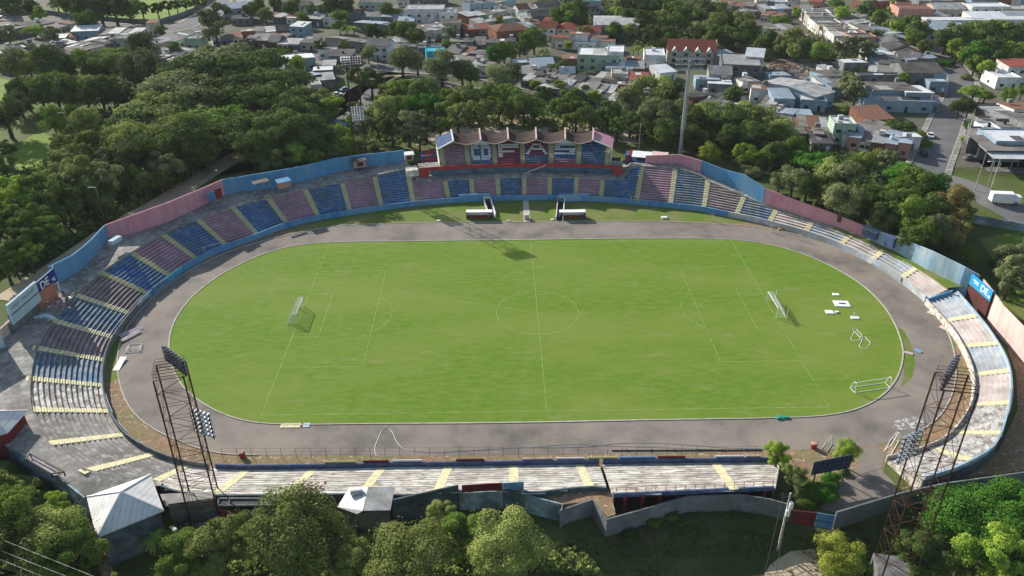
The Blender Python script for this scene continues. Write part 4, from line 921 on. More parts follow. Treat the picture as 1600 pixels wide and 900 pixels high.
# kiosk with flat dark roof behind the near terrace
e_=empty('kiosk',(0,0,0),'long kiosk with dark flat roof and red blue counter by the left lattice tower','kiosk')
a=[P3(342,780,3.8),P3(430,780,3.8),P3(424,790,3.8),P3(341,791,3.8)]; mb=MB(); mb.prism([p[:2] for p in a],3.6,3.8); mb.build('roof',M['rdark'],e_)
mb=MB()
for i in range(4): mb.bar(np.array(a[i])+(0,0,.12),np.array(a[(i+1)%4])+(0,0,.12),.25,.25)
m0=(np.array(a[0])*.8+np.array(a[1])*.2)+(0,0,.12);m1=(np.array(a[3])*.8+np.array(a[2])*.2)+(0,0,.12); mb.bar(m0,m1,.2,.2); mb.build('roof_kerb',M['concd'],e_)
x0,y0=a[3][:2];x1,y1=a[2][:2]
for t0,t1,mt in((0,.5,'dred'),(.52,1,'dblue')):
    mb=MB(); mb.wall([(x0+(x1-x0)*t0,y0+.3),(x0+(x1-x0)*t1,y1+.3)],[2.7,2.7],[.0,.0],.15); mb.build('counter',M[mt],e_)
for t in(0,.33,.66,1):
    mb=MB(); mb.box((x0+(x1-x0)*t,y0+.35,1.8),(.2,.2,3.6)); mb.build('post',M['concd'],e_)
mb=MB(); mb.box(((x0+x1)/2,y0-.2,1.1),(x1-x0,.8,.12)); mb.build('shelf',M['hcream'],e_)
# low grey shed left of the tower
e_=empty('shed',(0,0,0),'grey plastered shed right of the white pyramid roof','shed'); zz=4.3
a=[P3(262,789,zz),P3(335,779,zz)]; mb=MB(); mb.wall([a[0][:2],a[1][:2]],[zz,zz],[0,0],.3); mb.build('wall',M['concd'],e_)
mb=MB(); q=[P3(250,772,zz),P3(330,768,zz),P3(337,779,zz),P3(258,791,zz)]; mb.prism([p[:2] for p in q],zz-.12,zz); mb.build('roof',M['conc'],e_)
# walls and a tall block beyond the left edge of the terrace
P_=[at(x,y,6.5)[:2] for x,y in [(0,691),(-45,668),(-62,600),(-45,548),(0,531),(22,512)]]
mb=MB(); mb.wall(P_,[8.5]*6,[0]*6,.3); tag(mb.build('boundary_wall',M['wlpink']),'wall at the far left edge closing the terrace below the scoreboard','wall')
e_=empty('block',(*at(-40,545,9)[:2],0),'pale blue clad block cut by the left edge below the scoreboard','building',rz=1.15)
mb=MB(); mb.box((0,2.5,6.5),(11,5,13)); mb.build('wall',M['board'],e_); mb=MB(); mb.box((0,2.5,13.15),(11.6,5.6,.2),0,R(4)); mb.build('roof',M['rblue'],e_)
# left boundary wall, lower left
wallpx([(-30,674),(0,691),(40,712),(82,737),(107,757),(132,777)],5.6,-.5,'wlblue2','whitewashed wall running along the lower left edge of the terrace')
e_=empty('steel_frame',(0,0,0),'dark steel frame lying on the walkway at the lower left','frame'); mb=MB()
q=[P3(48,712,6),P3(101,741,6),P3(82,744,6),P3(42,720,6)]
for i in range(4): mb.bar(np.array(q[i])+(0,0,.5),np.array(q[(i+1)%4])+(0,0,.5),.2); mb.bar(np.array(q[i])-(0,0,.4),np.array(q[i])+(0,0,.5),.15)
mb.build('rails',M['dark'],e_)
mb=MB(); mb.prism([(P3(50,714,5.9)[0],P3(50,714,5.9)[1]),P3(97,741,5.9)[:2],P3(84,743,5.9)[:2],P3(46,719,5.9)[:2]],5.85,5.95); mb.build('sheet',M['pboard'],e_)
# billboard seen from behind near the bush, bottom right
e_=empty('billboard',(0,0,0),'dark blue billboard seen from behind above the bushes at the lower right','billboard')
A=np.array(at(1270,736,3.2));Bq=np.array(at(1332,711,3.2))
A=np.array([*at(1272,722,5.4)[:2],0]); Bq=np.array([*at(1332,710,5.4)[:2],0])
mb=MB(); mb.wall([A[:2],Bq[:2]],[5.4,5.4],[2.7,2.7],.08); mb.build('panel',M['bannerg'],e_)
mb=MB(); 
for i in range(9): 
    p=A+(Bq-A)*i/8; mb.box((p[0],p[1]-.1,4.05),(.07,.07,2.7))
for z in(2.75,3.6,4.5,5.38): mb.bar((A[0],A[1]-.1,z),(Bq[0],Bq[1]-.1,z),.07)
mb.build('frame',M['dark'],e_)
for t in(.1,.5,.9):
    p=A+(Bq-A)*t; mb=MB(); mb.bar((p[0],p[1]-.15,0),(p[0],p[1]-.15,2.8),.16); mb.build('post',M['dark'],e_)
# telecom style banners
def text_mesh(s,size,mt,par,loc,rot,name='lettering',ext=.02):
    cu=bpy.data.curves.new(name,'FONT'); cu.body=s; cu.size=size; cu.extrude=ext; cu.align_x='CENTER'; cu.align_y='CENTER'; cu.offset=.02*size
    t=bpy.data.objects.new('t',cu); COL.objects.link(t); bpy.context.view_layer.update(); dg=bpy.context.evaluated_depsgraph_get(); me=bpy.data.meshes.new_from_object(t.evaluated_get(dg)); bpy.data.objects.remove(t)
    me.materials.clear(); me.materials.append(M[mt]); o=bpy.data.objects.new(name,me); COL.objects.link(o); o.parent=par; o.location=loc; o.rotation_euler=rot; return o
def banner(a,b,zt,zb,mt,label,texts,tilt=0):
    A=np.array(at(*a,zt));Bq=np.array(at(*b,zt)); L=np.hypot(*(Bq-A)[:2]); e_=empty('billboard',(*((A+Bq)/2)[:2],0),label,'billboard',rz=math.atan2(Bq[1]-A[1],Bq[0]-A[0]))
    mb=MB(); mb.box((0,0,(zt+zb)/2),(L,.2,zt-zb)); mb.build('panel',M[mt],e_)
    mb=MB()
    for x in(-L/2,L/2): mb.box((x,.1,zb/2+2),(.18,.18,zb+zt-zb-4+4))
    for z in(zb+.03,zt-.03): mb.box((0,-.11,z),(L,.06,.12))
    mb.build('frame',M['white'],e_)
    for s,size,x,z in texts: text_mesh(s,size,'white',e_,(x,-.13,z),(math.pi/2,0,0))
    return e_,L
banner((55,442),(83,418),12.0,8.6,'bannerblue','dark blue banner with white letters standing at the top left corner',[('DE',2.5,-.9,10.4),('ng',1.2,2.2,10.0)])
banner((1519,425),(1554,460),8.2,3.6,'bannercy','bright cyan banner with white letters on the right boundary wall',[('DE',2.2,1.0,5.9),('====',.9,-2.6,6.3)]) if False else None
# cyan banner on the right (hangs between posts, facing the pitch)
A=np.array(at(1519,427,7.0));Bq=np.array(at(1552,455,7.0)); L=np.hypot(*(Bq-A)[:2])
ang=math.atan2(Bq[1]-A[1],Bq[0]-A[0]); e_=empty('billboard',(*((A+Bq)/2)[:2],0),'bright cyan banner with white letters at the right end of the light blue wall','billboard',rz=ang)
mb=MB(); mb.box((0,0,5.7),(L,.16,2.6)); mb.build('panel',M['bannercy'],e_)
text_mesh('DE',2.1,'white',e_,(L*.18,-.1,5.7),(math.pi/2,0,0)); 
mb=MB(); mb.box((-L*.22,-.1,6.1),(L*.24,.03,.28)); mb.box((-L*.2,-.1,5.6),(L*.2,.03,.2)); mb.box((L*.42,-.1,5.2),(L*.1,.03,.5)); mb.build('lettering',M['white'],e_)
mb=MB(); mb.box((0,.12,2.2),(L,.16,4.4)); mb.build('lower_panel',M['dred2'],e_)
for x in(-L/2,0,L/2): mb=MB(); mb.box((x,.3,3.4),(.2,.2,6.8)); mb.build('post',M['rust'],e_)
wallpx([(1537,436),(1554,457),(1567,476),(1600,510),(1680,590)],6.4,0,'wlpink','pale pink wall descending to the right edge of the picture')
# scoreboard at the far left
A=np.array(at(10,478,12.5));Bq=np.array(at(54,441,12.5)); L=np.hypot(*(Bq-A)[:2]); e_=empty('scoreboard',(*((A+Bq)/2)[:2],0),'large pale blue scoreboard panel at the left edge of the terrace','scoreboard',rz=math.atan2(Bq[1]-A[1],Bq[0]-A[0]))
mb=MB(); mb.box((0,0,10.4),(L,.5,4.4)); mb.build('panel',M['board'],e_)
mb=MB(); mb.box((0,-.3,10.3),(L*.98,.06,.22)); mb.build('divider',M['dblue'],e_)
mb=MB(); rs=random.Random(3)
for row,z in((0,11.6),):
    for i in range(16):
        if rs.random()<.2: continue
        x=-L/2+.8+i*(L-1.6)/15; mb.box((x,-.27,z+.0),(.38,.04,.10)); mb.box((x-.15,-.27,z-.2),(.09,.04,.5)); 
        if i%3: mb.box((x+.15,-.27,z+.2),(.09,.04,.4))
mb.build('lettering',M['concd'],e_)
for x in(-L/2+.4,0,L/2-.4): mb=MB(); mb.box((x,.5,5.5),(.35,.35,9.5)); mb.build('post',M['rust'],e_)
mb=MB(); mb.box((0,1.2,7.2),(L,1.8,2.2)); mb.build('base_wall',M['concd'],e_)
wallpx([(56,461),(84,441)],9.8,4,'orange','faded orange wall below the dark blue banner')
# litter on the walkway under the scoreboard
def litter(pxs,pys,n,z,label,mts,seed,size=.5):
    rs=random.Random(seed); e_=empty('litter_pile',(0,0,0),label,'litter')
    for mt in mts:
        mb=MB()
        for i in range(n):
            x=rs.uniform(*pxs);y=rs.uniform(*pys); p=at(x,y,z); s=rs.uniform(.3,1)*size; mb.box((p[0],p[1],z+.1+rs.uniform(0,.2)),(s*2,s,.12),rs.uniform(0,3),rs.uniform(-.5,.5))
        mb.build('litter',M[mt],e_)
litter((55,110),(455,482),14,7.0,'heap of red, white and blue cloth litter on the walkway below the dark blue banner',('dred','white','dblue','hpink','seatred'),4,.45)
litter((478,512),(754,768),5,3.6,'scattered red and dark clothes on the near terrace left of the metal roof',('red','dblue','hpink'),9,.3)
litter((270,292),(826,852),8,0.4,'pale rubbish heap at the foot of the left lattice tower',('white','board'),11,.4)
mb=MB(); c=at(70,496,7.0)
for i in range(5): mb.box((c[0]-1.6+i*.8,c[1]+.5*math.sin(i),7.15),(.9,1.3,.25+.1*(i%2)),.5+.2*i,.15*(i-2))
tag(mb.build('tarp_pile',M['board']),'pale blue tarp bundle on the walkway at the left','tarp')
# utility pole with transformers, bottom right
c=at(1218,846); zt=9.6
e_=empty('utility_pole',(c[0],c[1],0),'white utility pole with two transformers left of the red gate','utility pole'); mb=MB(); mb.cone((0,0,-3),(0,0,9.8),.19,.13,10); mb.build('pole',M['concl'],e_)
for z in(8.9,9.4): mb=MB(); mb.box((0,.1,z),(2.6,.1,.1)); mb.build('crossarm',M['dark'],e_)
for x,z in((.35,7.6),(.1,6.2)): mb=MB(); mb.cone((x,-.3,z-.5),(x,-.3,z+.5),.33,.33,12); mb.cone((x,-.3,z+.5),(x,-.3,z+.65),.33,.1,12); mb.build('transformer',M['white'],e_)
for i in range(3): mb=MB(); mb.cone((-1.1+i*1.1,.1,9.45),(-1.1+i*1.1,.1,9.75),.06,.05,6); mb.build('insulator',M['hgrey'],e_)
def cable(a,b,sag,label,r=.03):
    a=np.array(a);b=np.array(b); P=[a+(b-a)*t-np.array([0,0,sag*4*t*(1-t)]) for t in np.linspace(0,1,24)]; mb=MB(); mb.tube(P,r,4); tag(mb.build('power_cable',M['dark' if r<.032 else 'concl']),label,'cable','power cables')
tp=(c[0],c[1],9.5)
cable((tp[0]-1,tp[1],9.5),(20,-92,7),.8,'left guy cable running down from the white utility pole'); cable((tp[0],tp[1],9.2),(23,-90,6),.8,'right guy cable running down from the white utility pole')
cable((tp[0],tp[1],9.4),(57,-58,8.6),.5,'cable from the utility pole across the red gate')
for i,(a,b) in enumerate((((0,840),(150,900)),((0,858),(108,900)),((0,872),(70,900)))):
    A=np.array(at(*a,11.));Bq=np.array(at(*b,11.)); d=Bq-A; cable(A-d*1.5,Bq+d*1.5,.3,['topmost','middle','lowest'][i]+' of three power cables crossing the bottom left corner',.04)
# park lamp posts
for px,py,h,lab in((112,218,9,'thin grey street lamp among the trees at the far left'),(163,343,9,'slim lamp post behind the left blue wall'),(1540,300,9,'street lamp beside the white roofed truck'),(1290,300,8,'x')):
    if lab=='x':continue
    c=atg(px,py); e_=empty('street_lamp',tuple(c),lab,'street lamp'); mb=MB(); mb.cone((0,0,0),(0,0,h),.1,.06,8); mb.build('pole',M['steel'],e_); mb=MB(); mb.box((-.7,0,h),(1.6,.08,.08)); mb.build('arm',M['steel'],e_); mb=MB(); mb.box((-1.6,0,h),(.8,.3,.14)); mb.build('lamp_head',M['white'],e_)
# ------------------------------------------------------------ vegetation
LEAFC=dict(D=((.05,.085,.018),(.095,.135,.035)),M=((.085,.155,.024),(.145,.21,.04)),L=((.17,.27,.03),(.24,.33,.05)),O=((.125,.155,.06),(.19,.21,.09)),Y=((.19,.235,.03),(.25,.27,.05)),Rb=((.22,.14,.05),(.17,.16,.05)),S=((.06,.10,.025),(.10,.145,.036)),B=((.045,.14,.016),(.075,.18,.025)),N=((.15,.19,.045),(.23,.265,.08)))
LM={k:mat('leaves_'+k.lower(),a,b,1.1,rough=.9,detail=3,contrast=(.35,.65),translucent=.25,obvar=.3,spec=.05,col3=tuple(min(1,q*1.35) for q in b),scale3=.35) for k,(a,b) in LEAFC.items()}
def quads(pts,nrm,size,rs,flat=.5):
    n=len(pts); r=rs.normal(size=(n,3)); nn=nrm*flat*1.6+r*(1-flat)*1.1; nn/=np.linalg.norm(nn,axis=1)[:,None]+1e-9
    t=np.cross(nn,rs.normal(size=(n,3))); t/=np.linalg.norm(t,axis=1)[:,None]+1e-9; b=np.cross(nn,t)
    s=(size*(.6+.8*rs.rand(n)))[:,None]
    v=np.stack([pts-t*s*.7-b*s*.35,pts+t*s*.15-b*s*.6,pts+t*s*.8+b*s*.05,pts-t*s*.1+b*s*.62],1).reshape(-1,3)
    return v
def leafmesh(name,v,mt):
    n=len(v)//4; me=bpy.data.meshes.new(name); me.vertices.add(len(v)); me.vertices.foreach_set('co',v.astype(np.float32).ravel()); me.loops.add(4*n); me.loops.foreach_set('vertex_index',np.arange(4*n,dtype=np.int32)); me.polygons.add(n); me.polygons.foreach_set('loop_start',np.arange(0,4*n,4,dtype=np.int32)); me.polygons.foreach_set('loop_total',np.full(n,4,dtype=np.int32)); me.update(); me.validate(); me.materials.append(mt); return me
def crown(seed,shape,nl,leaf):
    """unit crown: radius 1, sitting between z=0 and z=hh; returns leaf quads"""
    rs=np.random.RandomState(seed); L=[]
    if shape=='round': nb=30; 
    elif shape=='flat': nb=34
    elif shape=='loose': nb=26
    elif shape=='dense': nb=44
    else: nb=20
    for i in range(nb):
        a=rs.rand()*6.283; u=rs.rand()
        if shape=='flat': rr=.82*math.sqrt(u); z=.95-.35*rr**2+rs.normal()*.09; r=.22+.12*rs.rand(); sq=.42
        elif shape=='round': 
            rr=.68*math.sqrt(u); zt=math.sqrt(max(0,1-(rr/.9)**2)); z=.75+.62*zt*rs.uniform(-.75,1); r=.24+.14*rs.rand(); sq=.78
        elif shape=='dense':
            rr=.74*math.sqrt(u); zt=math.sqrt(max(0,1-(rr/.95)**2)); z=.72+.6*zt*rs.uniform(-.9,1); r=.2+.12*rs.rand(); sq=.85
        elif shape=='loose': rr=.74*math.sqrt(u); z=.85+.6*math.sqrt(max(0,1-rr*rr))*rs.uniform(-.7,1); r=.15+.13*rs.rand(); sq=.7
        elif shape=='tall': rr=.5*math.sqrt(u); z=.4+1.7*rs.rand(); r=.25+.1*rs.rand(); sq=.9
        elif shape=='bush': rr=.66*math.sqrt(u); z=.18+.42*rs.rand()*(1.1-rr); r=.2+.14*rs.rand(); sq=.8
        L.append((np.array([rr*math.cos(a),rr*math.sin(a),z]),r,sq))
    w=np.array([l[1]**2 for l in L]); w/=w.sum(); P=[];Nn=[]
    cen=np.array([0,0,.7 if shape!='flat' else .5])
    for (c,r,sq),ww in zip(L,w):
        n=int(nl*ww); d=rs.normal(size=(n,3)); d/=np.linalg.norm(d,axis=1)[:,None]
        up=rs.rand(n)<.72; d[:,2]=np.where(up,np.abs(d[:,2]),d[:,2])
        rad=r*(1-.5*rs.rand(n)**2.2)*(1+.28*rs.normal(size=n)*(rs.rand(n)<.22))
        p=c+d*rad[:,None]*np.array([1,1,sq]); P.append(p); Nn.append(d+.35*(p-cen)+np.array([0,0,.35]))
    P=np.vstack(P);Nn=np.vstack(Nn); Nn/=np.linalg.norm(Nn,axis=1)[:,None]
    return quads(P,Nn,leaf,rs,.68),L
def palm(seed):
    rs=np.random.RandomState(seed); v=[]
    for i in range(16):
        a=i*2.4+rs.rand(); el=rs.uniform(-.1,1.0); prev=None
        for j in range(9):
            t=j/8; r=t*(1.0-.15*el); z=1.0+el*t*.55-1.0*t*t*.75; p=np.array([r*math.cos(a),r*math.sin(a),z])
            if prev is not None:
                d=(p-prev); d/=np.linalg.norm(d); s=np.cross(d,[0,0,1.]); s/=np.linalg.norm(s)+1e-9; w=.17*(1-.6*t)
                for sg in(-1,1):
                    q=prev+(p-prev)*.5+s*sg*w+np.array([0,0,-.07]); v+= [prev,p,q+d*.03,q-d*.05]
            prev=p
    return np.array(v)
def boxhedge(seed,nl,leaf):
    rs=np.random.RandomState(seed); n=nl; p=rs.uniform(-1,1,size=(n,3)); k=rs.randint(0,3,n); 
    for i in range(3): p[:,i]=np.where((k==i),np.sign(p[:,i])*rs.uniform(.88,1.05,n),p[:,i])
    p[:,2]=np.abs(p[:,2]) ; nn=np.zeros_like(p); 
    for i in range(3): nn[:,i]=np.where(k==i,np.sign(p[:,i]),0)
    p=p*np.array([1,1,.55]); return quads(p,nn,leaf,rs,.7)
CV={}
def getcrown(shape,var,big,mt):
    key=(shape,var,big,mt)
    if key in CV: return CV[key]
    base=(shape,var,big)
    if base not in CV:
        if shape=='palm': CV[base]=(palm(var+3),[])
        elif shape=='hedge': CV[base]=(boxhedge(var,3500 if big else 1100,.07 if big else .1),[])
        else:
            nl,lf={0:(2600,.085),1:(7000,.05),2:(24000,.026)}[big]; CV[base]=crown(10+var*7+len(shape),shape,nl,lf)
    CV[key]=(leafmesh('crown',CV[base][0],LM[mt]),CV[base][1]); return CV[key]
TK={}
def trunkmesh(shape,var,L):
    key=(shape,var)
    if key in TK:return TK[key]
    mb=MB(); rs=random.Random(var)
    zb=.45 if shape in('round','dense','loose','flat') else .3
    if shape=='palm': mb.tube([(0,0,0),(.03,0,.5),(.0,.02,1.0)],.045,7)
    else:
        mb.cone((0,0,-.05),(.02,.01,zb*.75),.085,.06,8)
        if shape in('flat','round','loose'):
            for i in range(min(len(L),11)):
                c,r,sq=L[i]; mid=(c[0]*.45+rs.uniform(-.05,.05),c[1]*.45+rs.uniform(-.05,.05),zb*.75+(c[2]-zb*.75)*.55)
                mb.cone((.02,.01,zb*.72),mid,.045,.028,6); mb.cone(mid,tuple(c),.028,.01,5)
        else: mb.cone((.02,.01,zb*.75),(0,0,.9),.055,.02,6)
    me=bpy.data.meshes.new('trunk'); me.from_pydata(mb.v,[],mb.f); me.materials.append(M['bark']); TK[key]=me; return me
ORD=['first','second','third','fourth','fifth','sixth','seventh','eighth','ninth','tenth','eleventh','twelfth','thirteenth','fourteenth','fifteenth','sixteenth','seventeenth','eighteenth','nineteenth','twentieth','twenty-first','twenty-second','twenty-third','twenty-fourth','twenty-fifth','twenty-sixth','twenty-seventh','twenty-eighth','twenty-ninth','thirtieth']
KW=dict(D='dark green',M='mid green',L='lime green',O='olive grey',Y='yellowish',Rb='reddish brown',S='dusky green',B='bright green',N='dry olive')
SH={'r':'round','f':'flat','l':'loose','t':'tall','b':'bush','p':'palm','h':'hedge','d':'dense'}
SW=dict(round='round tree',flat='broad spreading tree',loose='loose leafed tree',tall='tall slim tree',bush='low bush',palm='palm',hedge='clipped hedge tree',dense='dense bushy tree')
RATIO=dict(round=(.95,1.05),flat=(.75,.8),loose=(.95,1.0),tall=(.9,.95),bush=(1.,.9),palm=(1.6,1.4),hedge=(1,1),dense=(.95,1.0))
# zone: (phrase, big, [(px,py,rpx,colour,shape[,squash]) ...]) px,py = centre of the crown
ZT=[]
def zone(phrase,big,txt): ZT.append((phrase,big,[t.split(',') for t in txt.split()]))
zone('at the top left corner beyond the long road wall',0,'15,10,17,D,r 45,12,12,D,r 62,20,9,L,l 110,6,16,D,r 132,12,20,D,r 155,12,20,D,r 178,12,20,D,r 200,14,16,D,r 222,16,11,D,l 246,15,10,D,l 262,10,9,D,l 276,9,8,D,l 290,8,8,D,l 304,6,8,D,l 316,4,8,D,l 88,3,12,O,r')
zone('among the grey roofs at the top left',0,'60,24,10,L,f 132,31,15,M,r 52,45,12,L,f 12,56,13,O,l 48,76,8,O,l 82,55,12,N,l 251,49,9,M,l 45,70,9,L,b 338,33,25,O,l 336,46,20,O,l 272,76,10,M,r 385,70,9,D,r 392,15,12,D,r 402,9,12,D,r 415,24,12,N,r 436,30,8,L,b 472,29,9,M,t 422,76,7,B,h 434,76,7,B,h 446,78,7,B,h 455,66,8,B,h 470,67,8,B,h 486,67,8,B,h 350,72,7,N,b 438,86,10,L,b')
zone('between the left park and the grey roofs',1,'20,100,23,O,r 45,103,20,N,r 80,100,26,D,r 102,104,20,D,r 125,90,13,L,r 152,86,17,O,f 180,82,20,M,f 222,72,22,D,d 140,106,20,D,r 168,106,22,D,r 190,108,16,D,r 220,108,30,O,d')
zone('in the hedge line beside the bright lawn',1,'38,142,22,D,d 62,142,22,M,d 85,138,24,M,d 108,142,24,D,d 132,140,24,N,d 156,142,24,D,d 178,140,22,D,d 198,146,18,D,d 30,160,18,D,d')
zone('in the left park',1,'8,180,26,D,r 82,186,21,M,d 110,176,12,M,d 134,188,21,N,d 95,226,17,N,l 10,236,15,D,l 8,262,18,M,l 118,250,24,N,l 150,232,28,N,l 178,252,28,O,l 128,285,34,N,l 88,268,28,N,l 60,305,30,M,l 30,318,26,L,l 92,318,28,D,l 15,345,24,D,l 52,350,26,M,l 22,385,26,D,l 45,400,20,L,l 78,362,22,M,l 8,415,22,D,l 165,285,30,O,l 8,300,22,L,l')
zone('in the dark grove behind the long pink wall',1,'200,222,34,N,r 232,245,32,D,r 262,262,26,O,l 190,262,28,S,r 198,278,22,S,r 150,300,24,S,r 258,226,34,S,f 295,232,34,D,r 320,238,24,S,r 224,285,20,S,r 248,272,22,S,r 105,320,24,D,r 72,345,22,D,r 46,378,20,D,r 160,318,16,D,r 22,412,14,D,r')
zone('in the grove of giant spreading trees at the upper left',1,'242,172,46,N,f 285,150,52,O,f 212,180,36,D,f 305,118,46,S,f 345,106,50,O,f 390,110,50,S,f 352,150,52,D,f 400,155,48,D,f 430,130,44,S,f 455,150,36,D,f 330,190,46,M,f 375,205,44,D,f 275,195,36,N,f 425,190,40,D,f 462,180,34,D,r 300,215,36,D,r 395,232,28,D,r')
zone('behind the far left blue wall',1,'420,215,34,S,r 452,205,34,S,r 478,212,36,S,r 505,222,26,D,r 462,240,19,L,d 490,245,16,M,d 530,208,16,L,d 542,228,16,M,d 520,238,14,O,l 425,252,20,D,r 445,260,14,D,b 560,228,10,M,t 585,230,12,O,b 505,160,16,N,t 520,168,15,L,t 555,172,14,O,l')
zone('between the left lattice tower and the covered stand',1,'562,122,18,D,l 580,128,22,S,l 628,94,24,O,r 652,98,18,O,r 690,104,26,O,r 722,112,20,S,r 735,118,16,S,r 600,150,18,Y,l 618,142,18,L,l 640,140,20,M,d 662,145,24,S,d 602,172,22,N,r 625,168,20,M,l 645,165,16,B,d 672,162,20,B,d 700,162,24,M,l 728,160,28,N,l 758,158,26,M,l 748,180,28,N,l 715,185,24,N,l 590,195,22,O,l 612,200,24,S,l 638,198,26,O,l 665,195,22,O,l 655,215,16,O,l 688,200,18,M,l 575,178,12,N,l 548,188,10,L,l')
zone('behind the roof of the covered stand',1,'782,122,24,O,r 800,118,20,O,r 795,152,22,M,r 818,165,26,S,r 835,172,20,M,l 832,193,12,B,b 858,190,14,D,b 872,135,11,L,r 834,131,7,L,r 882,165,26,M,l 905,158,24,S,l 900,180,24,M,l 925,188,20,S,l 930,152,12,L,r 950,178,22,D,l 965,200,18,S,l 985,192,18,S,l 800,178,14,M,l 780,172,14,M,l 850,150,16,S,l 868,205,8,M,b')
zone('beyond the short dusty pink wall and stepped blue wall',1,'985,158,24,O,r 1015,148,32,N,r 1042,150,24,S,r 1020,178,26,O,r 1050,182,28,O,r 1042,206,22,S,r 1078,190,28,S,r 1104,185,28,N,r 1130,188,30,S,r 1158,186,28,N,r 1188,192,28,N,r 1015,217,9,L,b 1000,200,16,D,r 1085,215,20,D,r 1110,238,17,Y,d 1162,238,16,L,d 1182,246,12,L,d 1200,244,14,L,d 1140,215,22,S,r 1172,213,24,D,r 1205,215,24,S,r 1225,205,24,N,r 1175,268,18,O,b 1040,128,11,L,r 1056,138,14,D,d')
zone('along the long pink wall on the right',1,'1215,240,20,D,r 1242,232,20,M,r 1268,248,28,B,f 1292,252,26,B,f 1240,280,22,O,r 1218,285,16,O,r 1278,305,10,Y,t 1262,292,20,S,r 1300,275,26,N,r 1325,285,30,O,r 1318,312,26,O,r 1345,262,22,M,r 1362,248,18,N,r 1386,255,20,O,l 1352,305,26,D,r 1410,278,24,B,r 1430,290,28,M,r 1455,292,26,B,r 1405,305,26,M,r 1385,325,24,D,r 1420,335,28,M,r 1455,330,26,S,r 1490,318,26,Rb,r 1478,340,22,Rb,r 1465,360,26,O,r 1438,365,26,M,r 1492,365,22,Rb,l 1505,340,18,N,l 1420,372,18,S,r 1516,396,14,M,d 1380,345,18,D,r')
zone('at the right edge beyond the pale pink wall',1,'1575,405,20,O,r 1592,418,20,O,r 1578,440,22,O,l 1598,455,16,L,b 1600,400,18,O,r 1555,412,12,D,b')
zone('in the green belt behind the long warehouse',0,'875,28,18,D,r 890,26,20,M,r 905,14,12,D,t 905,36,14,D,r 965,12,14,L,p 912,42,12,M,p 835,60,20,M,d 820,66,16,M,d 850,78,13,M,p 960,46,12,D,r 955,50,10,L,r 980,10,18,D,r 1000,14,18,S,r 1022,14,18,D,r 1045,14,20,S,r 1068,22,18,D,r 985,28,16,S,r 1008,34,18,S,r 1032,34,18,N,r 1055,36,18,S,r 985,48,12,N,r 1020,54,16,S,r 1045,58,16,S,r 1090,28,16,S,r 1098,45,16,N,r 1120,38,18,N,r 1140,32,18,S,r 1160,36,18,N,r 1172,48,16,S,r 1115,56,16,S,r 1138,56,16,S,r 1158,62,16,S,r 1075,66,12,L,p 1120,68,10,M,p 998,72,8,L,p 1008,76,8,L,p 1018,72,8,L,p 990,76,8,L,p 1178,68,8,Y,b 1105,12,12,S,r 1125,14,12,N,r 1195,66,12,M,r')
zone('around the rubble lot',0,'1200,62,14,S,r 1222,30,14,M,f 1238,60,16,N,r 1222,70,14,N,r 1255,72,14,S,r 1270,86,7,L,t 1283,80,14,M,r 1240,80,12,N,r 1322,76,16,O,l 1340,74,16,O,l 1360,78,12,O,l 1352,84,10,O,l 1315,102,10,M,b 1346,112,12,D,b 1412,121,9,M,d 1438,130,9,N,b 1326,132,18,O,l 1338,142,18,O,l 1322,172,14,L,b 1340,172,12,M,b 1147,150,17,D,d 1178,82,6,M,b')
zone('among the roofs at the top right',0,'1307,8,12,M,r 1316,22,12,L,r 1352,14,12,S,r 1364,20,10,D,r 1378,30,14,M,r 1392,36,12,O,r 1405,42,13,L,r 1422,40,16,M,d 1436,48,17,S,d 1428,62,14,M,d 1370,56,9,O,l 1446,74,11,D,r 1470,18,12,M,h 1500,34,8,M,h 1512,38,9,D,h 1556,36,12,D,h 1577,34,12,M,h 1594,38,12,M,h 1245,20,8,L,r 1392,14,8,L,b 1405,2,12,M,r')
zone('in the thicket beside the curving street',0,'1478,62,16,D,r 1494,56,18,S,r 1515,56,18,M,r 1538,52,20,S,r 1560,54,20,M,r 1582,56,20,S,r 1598,58,14,D,r 1496,76,14,L,r 1508,86,12,L,r 1524,84,18,B,r 1542,80,20,S,r 1562,78,16,S,r 1584,84,18,M,r 1600,84,14,M,r 1524,100,12,M,r 1540,106,12,L,r 1538,118,8,M,b 1552,96,14,D,r')
zone('on the street corner at the right',1,'1523,142,17,L,f 1540,148,12,M,f 1500,165,14,S,r 1514,168,12,D,r 1575,150,12,M,r 1597,142,9,M,r 1519,196,8,B,h 1505,217,6,L,b 1517,219,7,L,b 1407,196,20,D,f 1397,200,14,D,f 1438,208,10,M,b 1428,214,8,M,b 1436,221,11,B,h 1475,97,9,B,h 1421,203,8,M,b 1512,120,9,N,b')
zone('among the houses behind the street at the centre top',0,'462,100,14,L,l 467,104,10,N,r 500,73,10,D,l 537,73,9,M,l 575,82,13,O,d 532,104,5,L,b 530,34,13,M,t 540,40,12,M,p 552,42,12,L,p 582,50,13,D,r 595,54,10,D,r 620,46,14,M,d 634,48,16,M,d 650,56,14,D,d 655,45,6,O,b 515,8,18,D,r 540,10,16,D,r 560,20,10,N,b 605,16,12,M,r 622,22,9,M,r 500,8,12,S,p 482,8,12,M,p 455,10,14,D,r 705,52,10,O,t 686,56,10,L,b 698,70,9,M,r 775,84,16,B,d 788,78,16,M,d 800,86,10,L,l 748,36,10,B,h 780,34,7,Y,t 803,30,10,M,h 672,44,8,L,b 520,85,8,O,b 430,4,10,M,r')
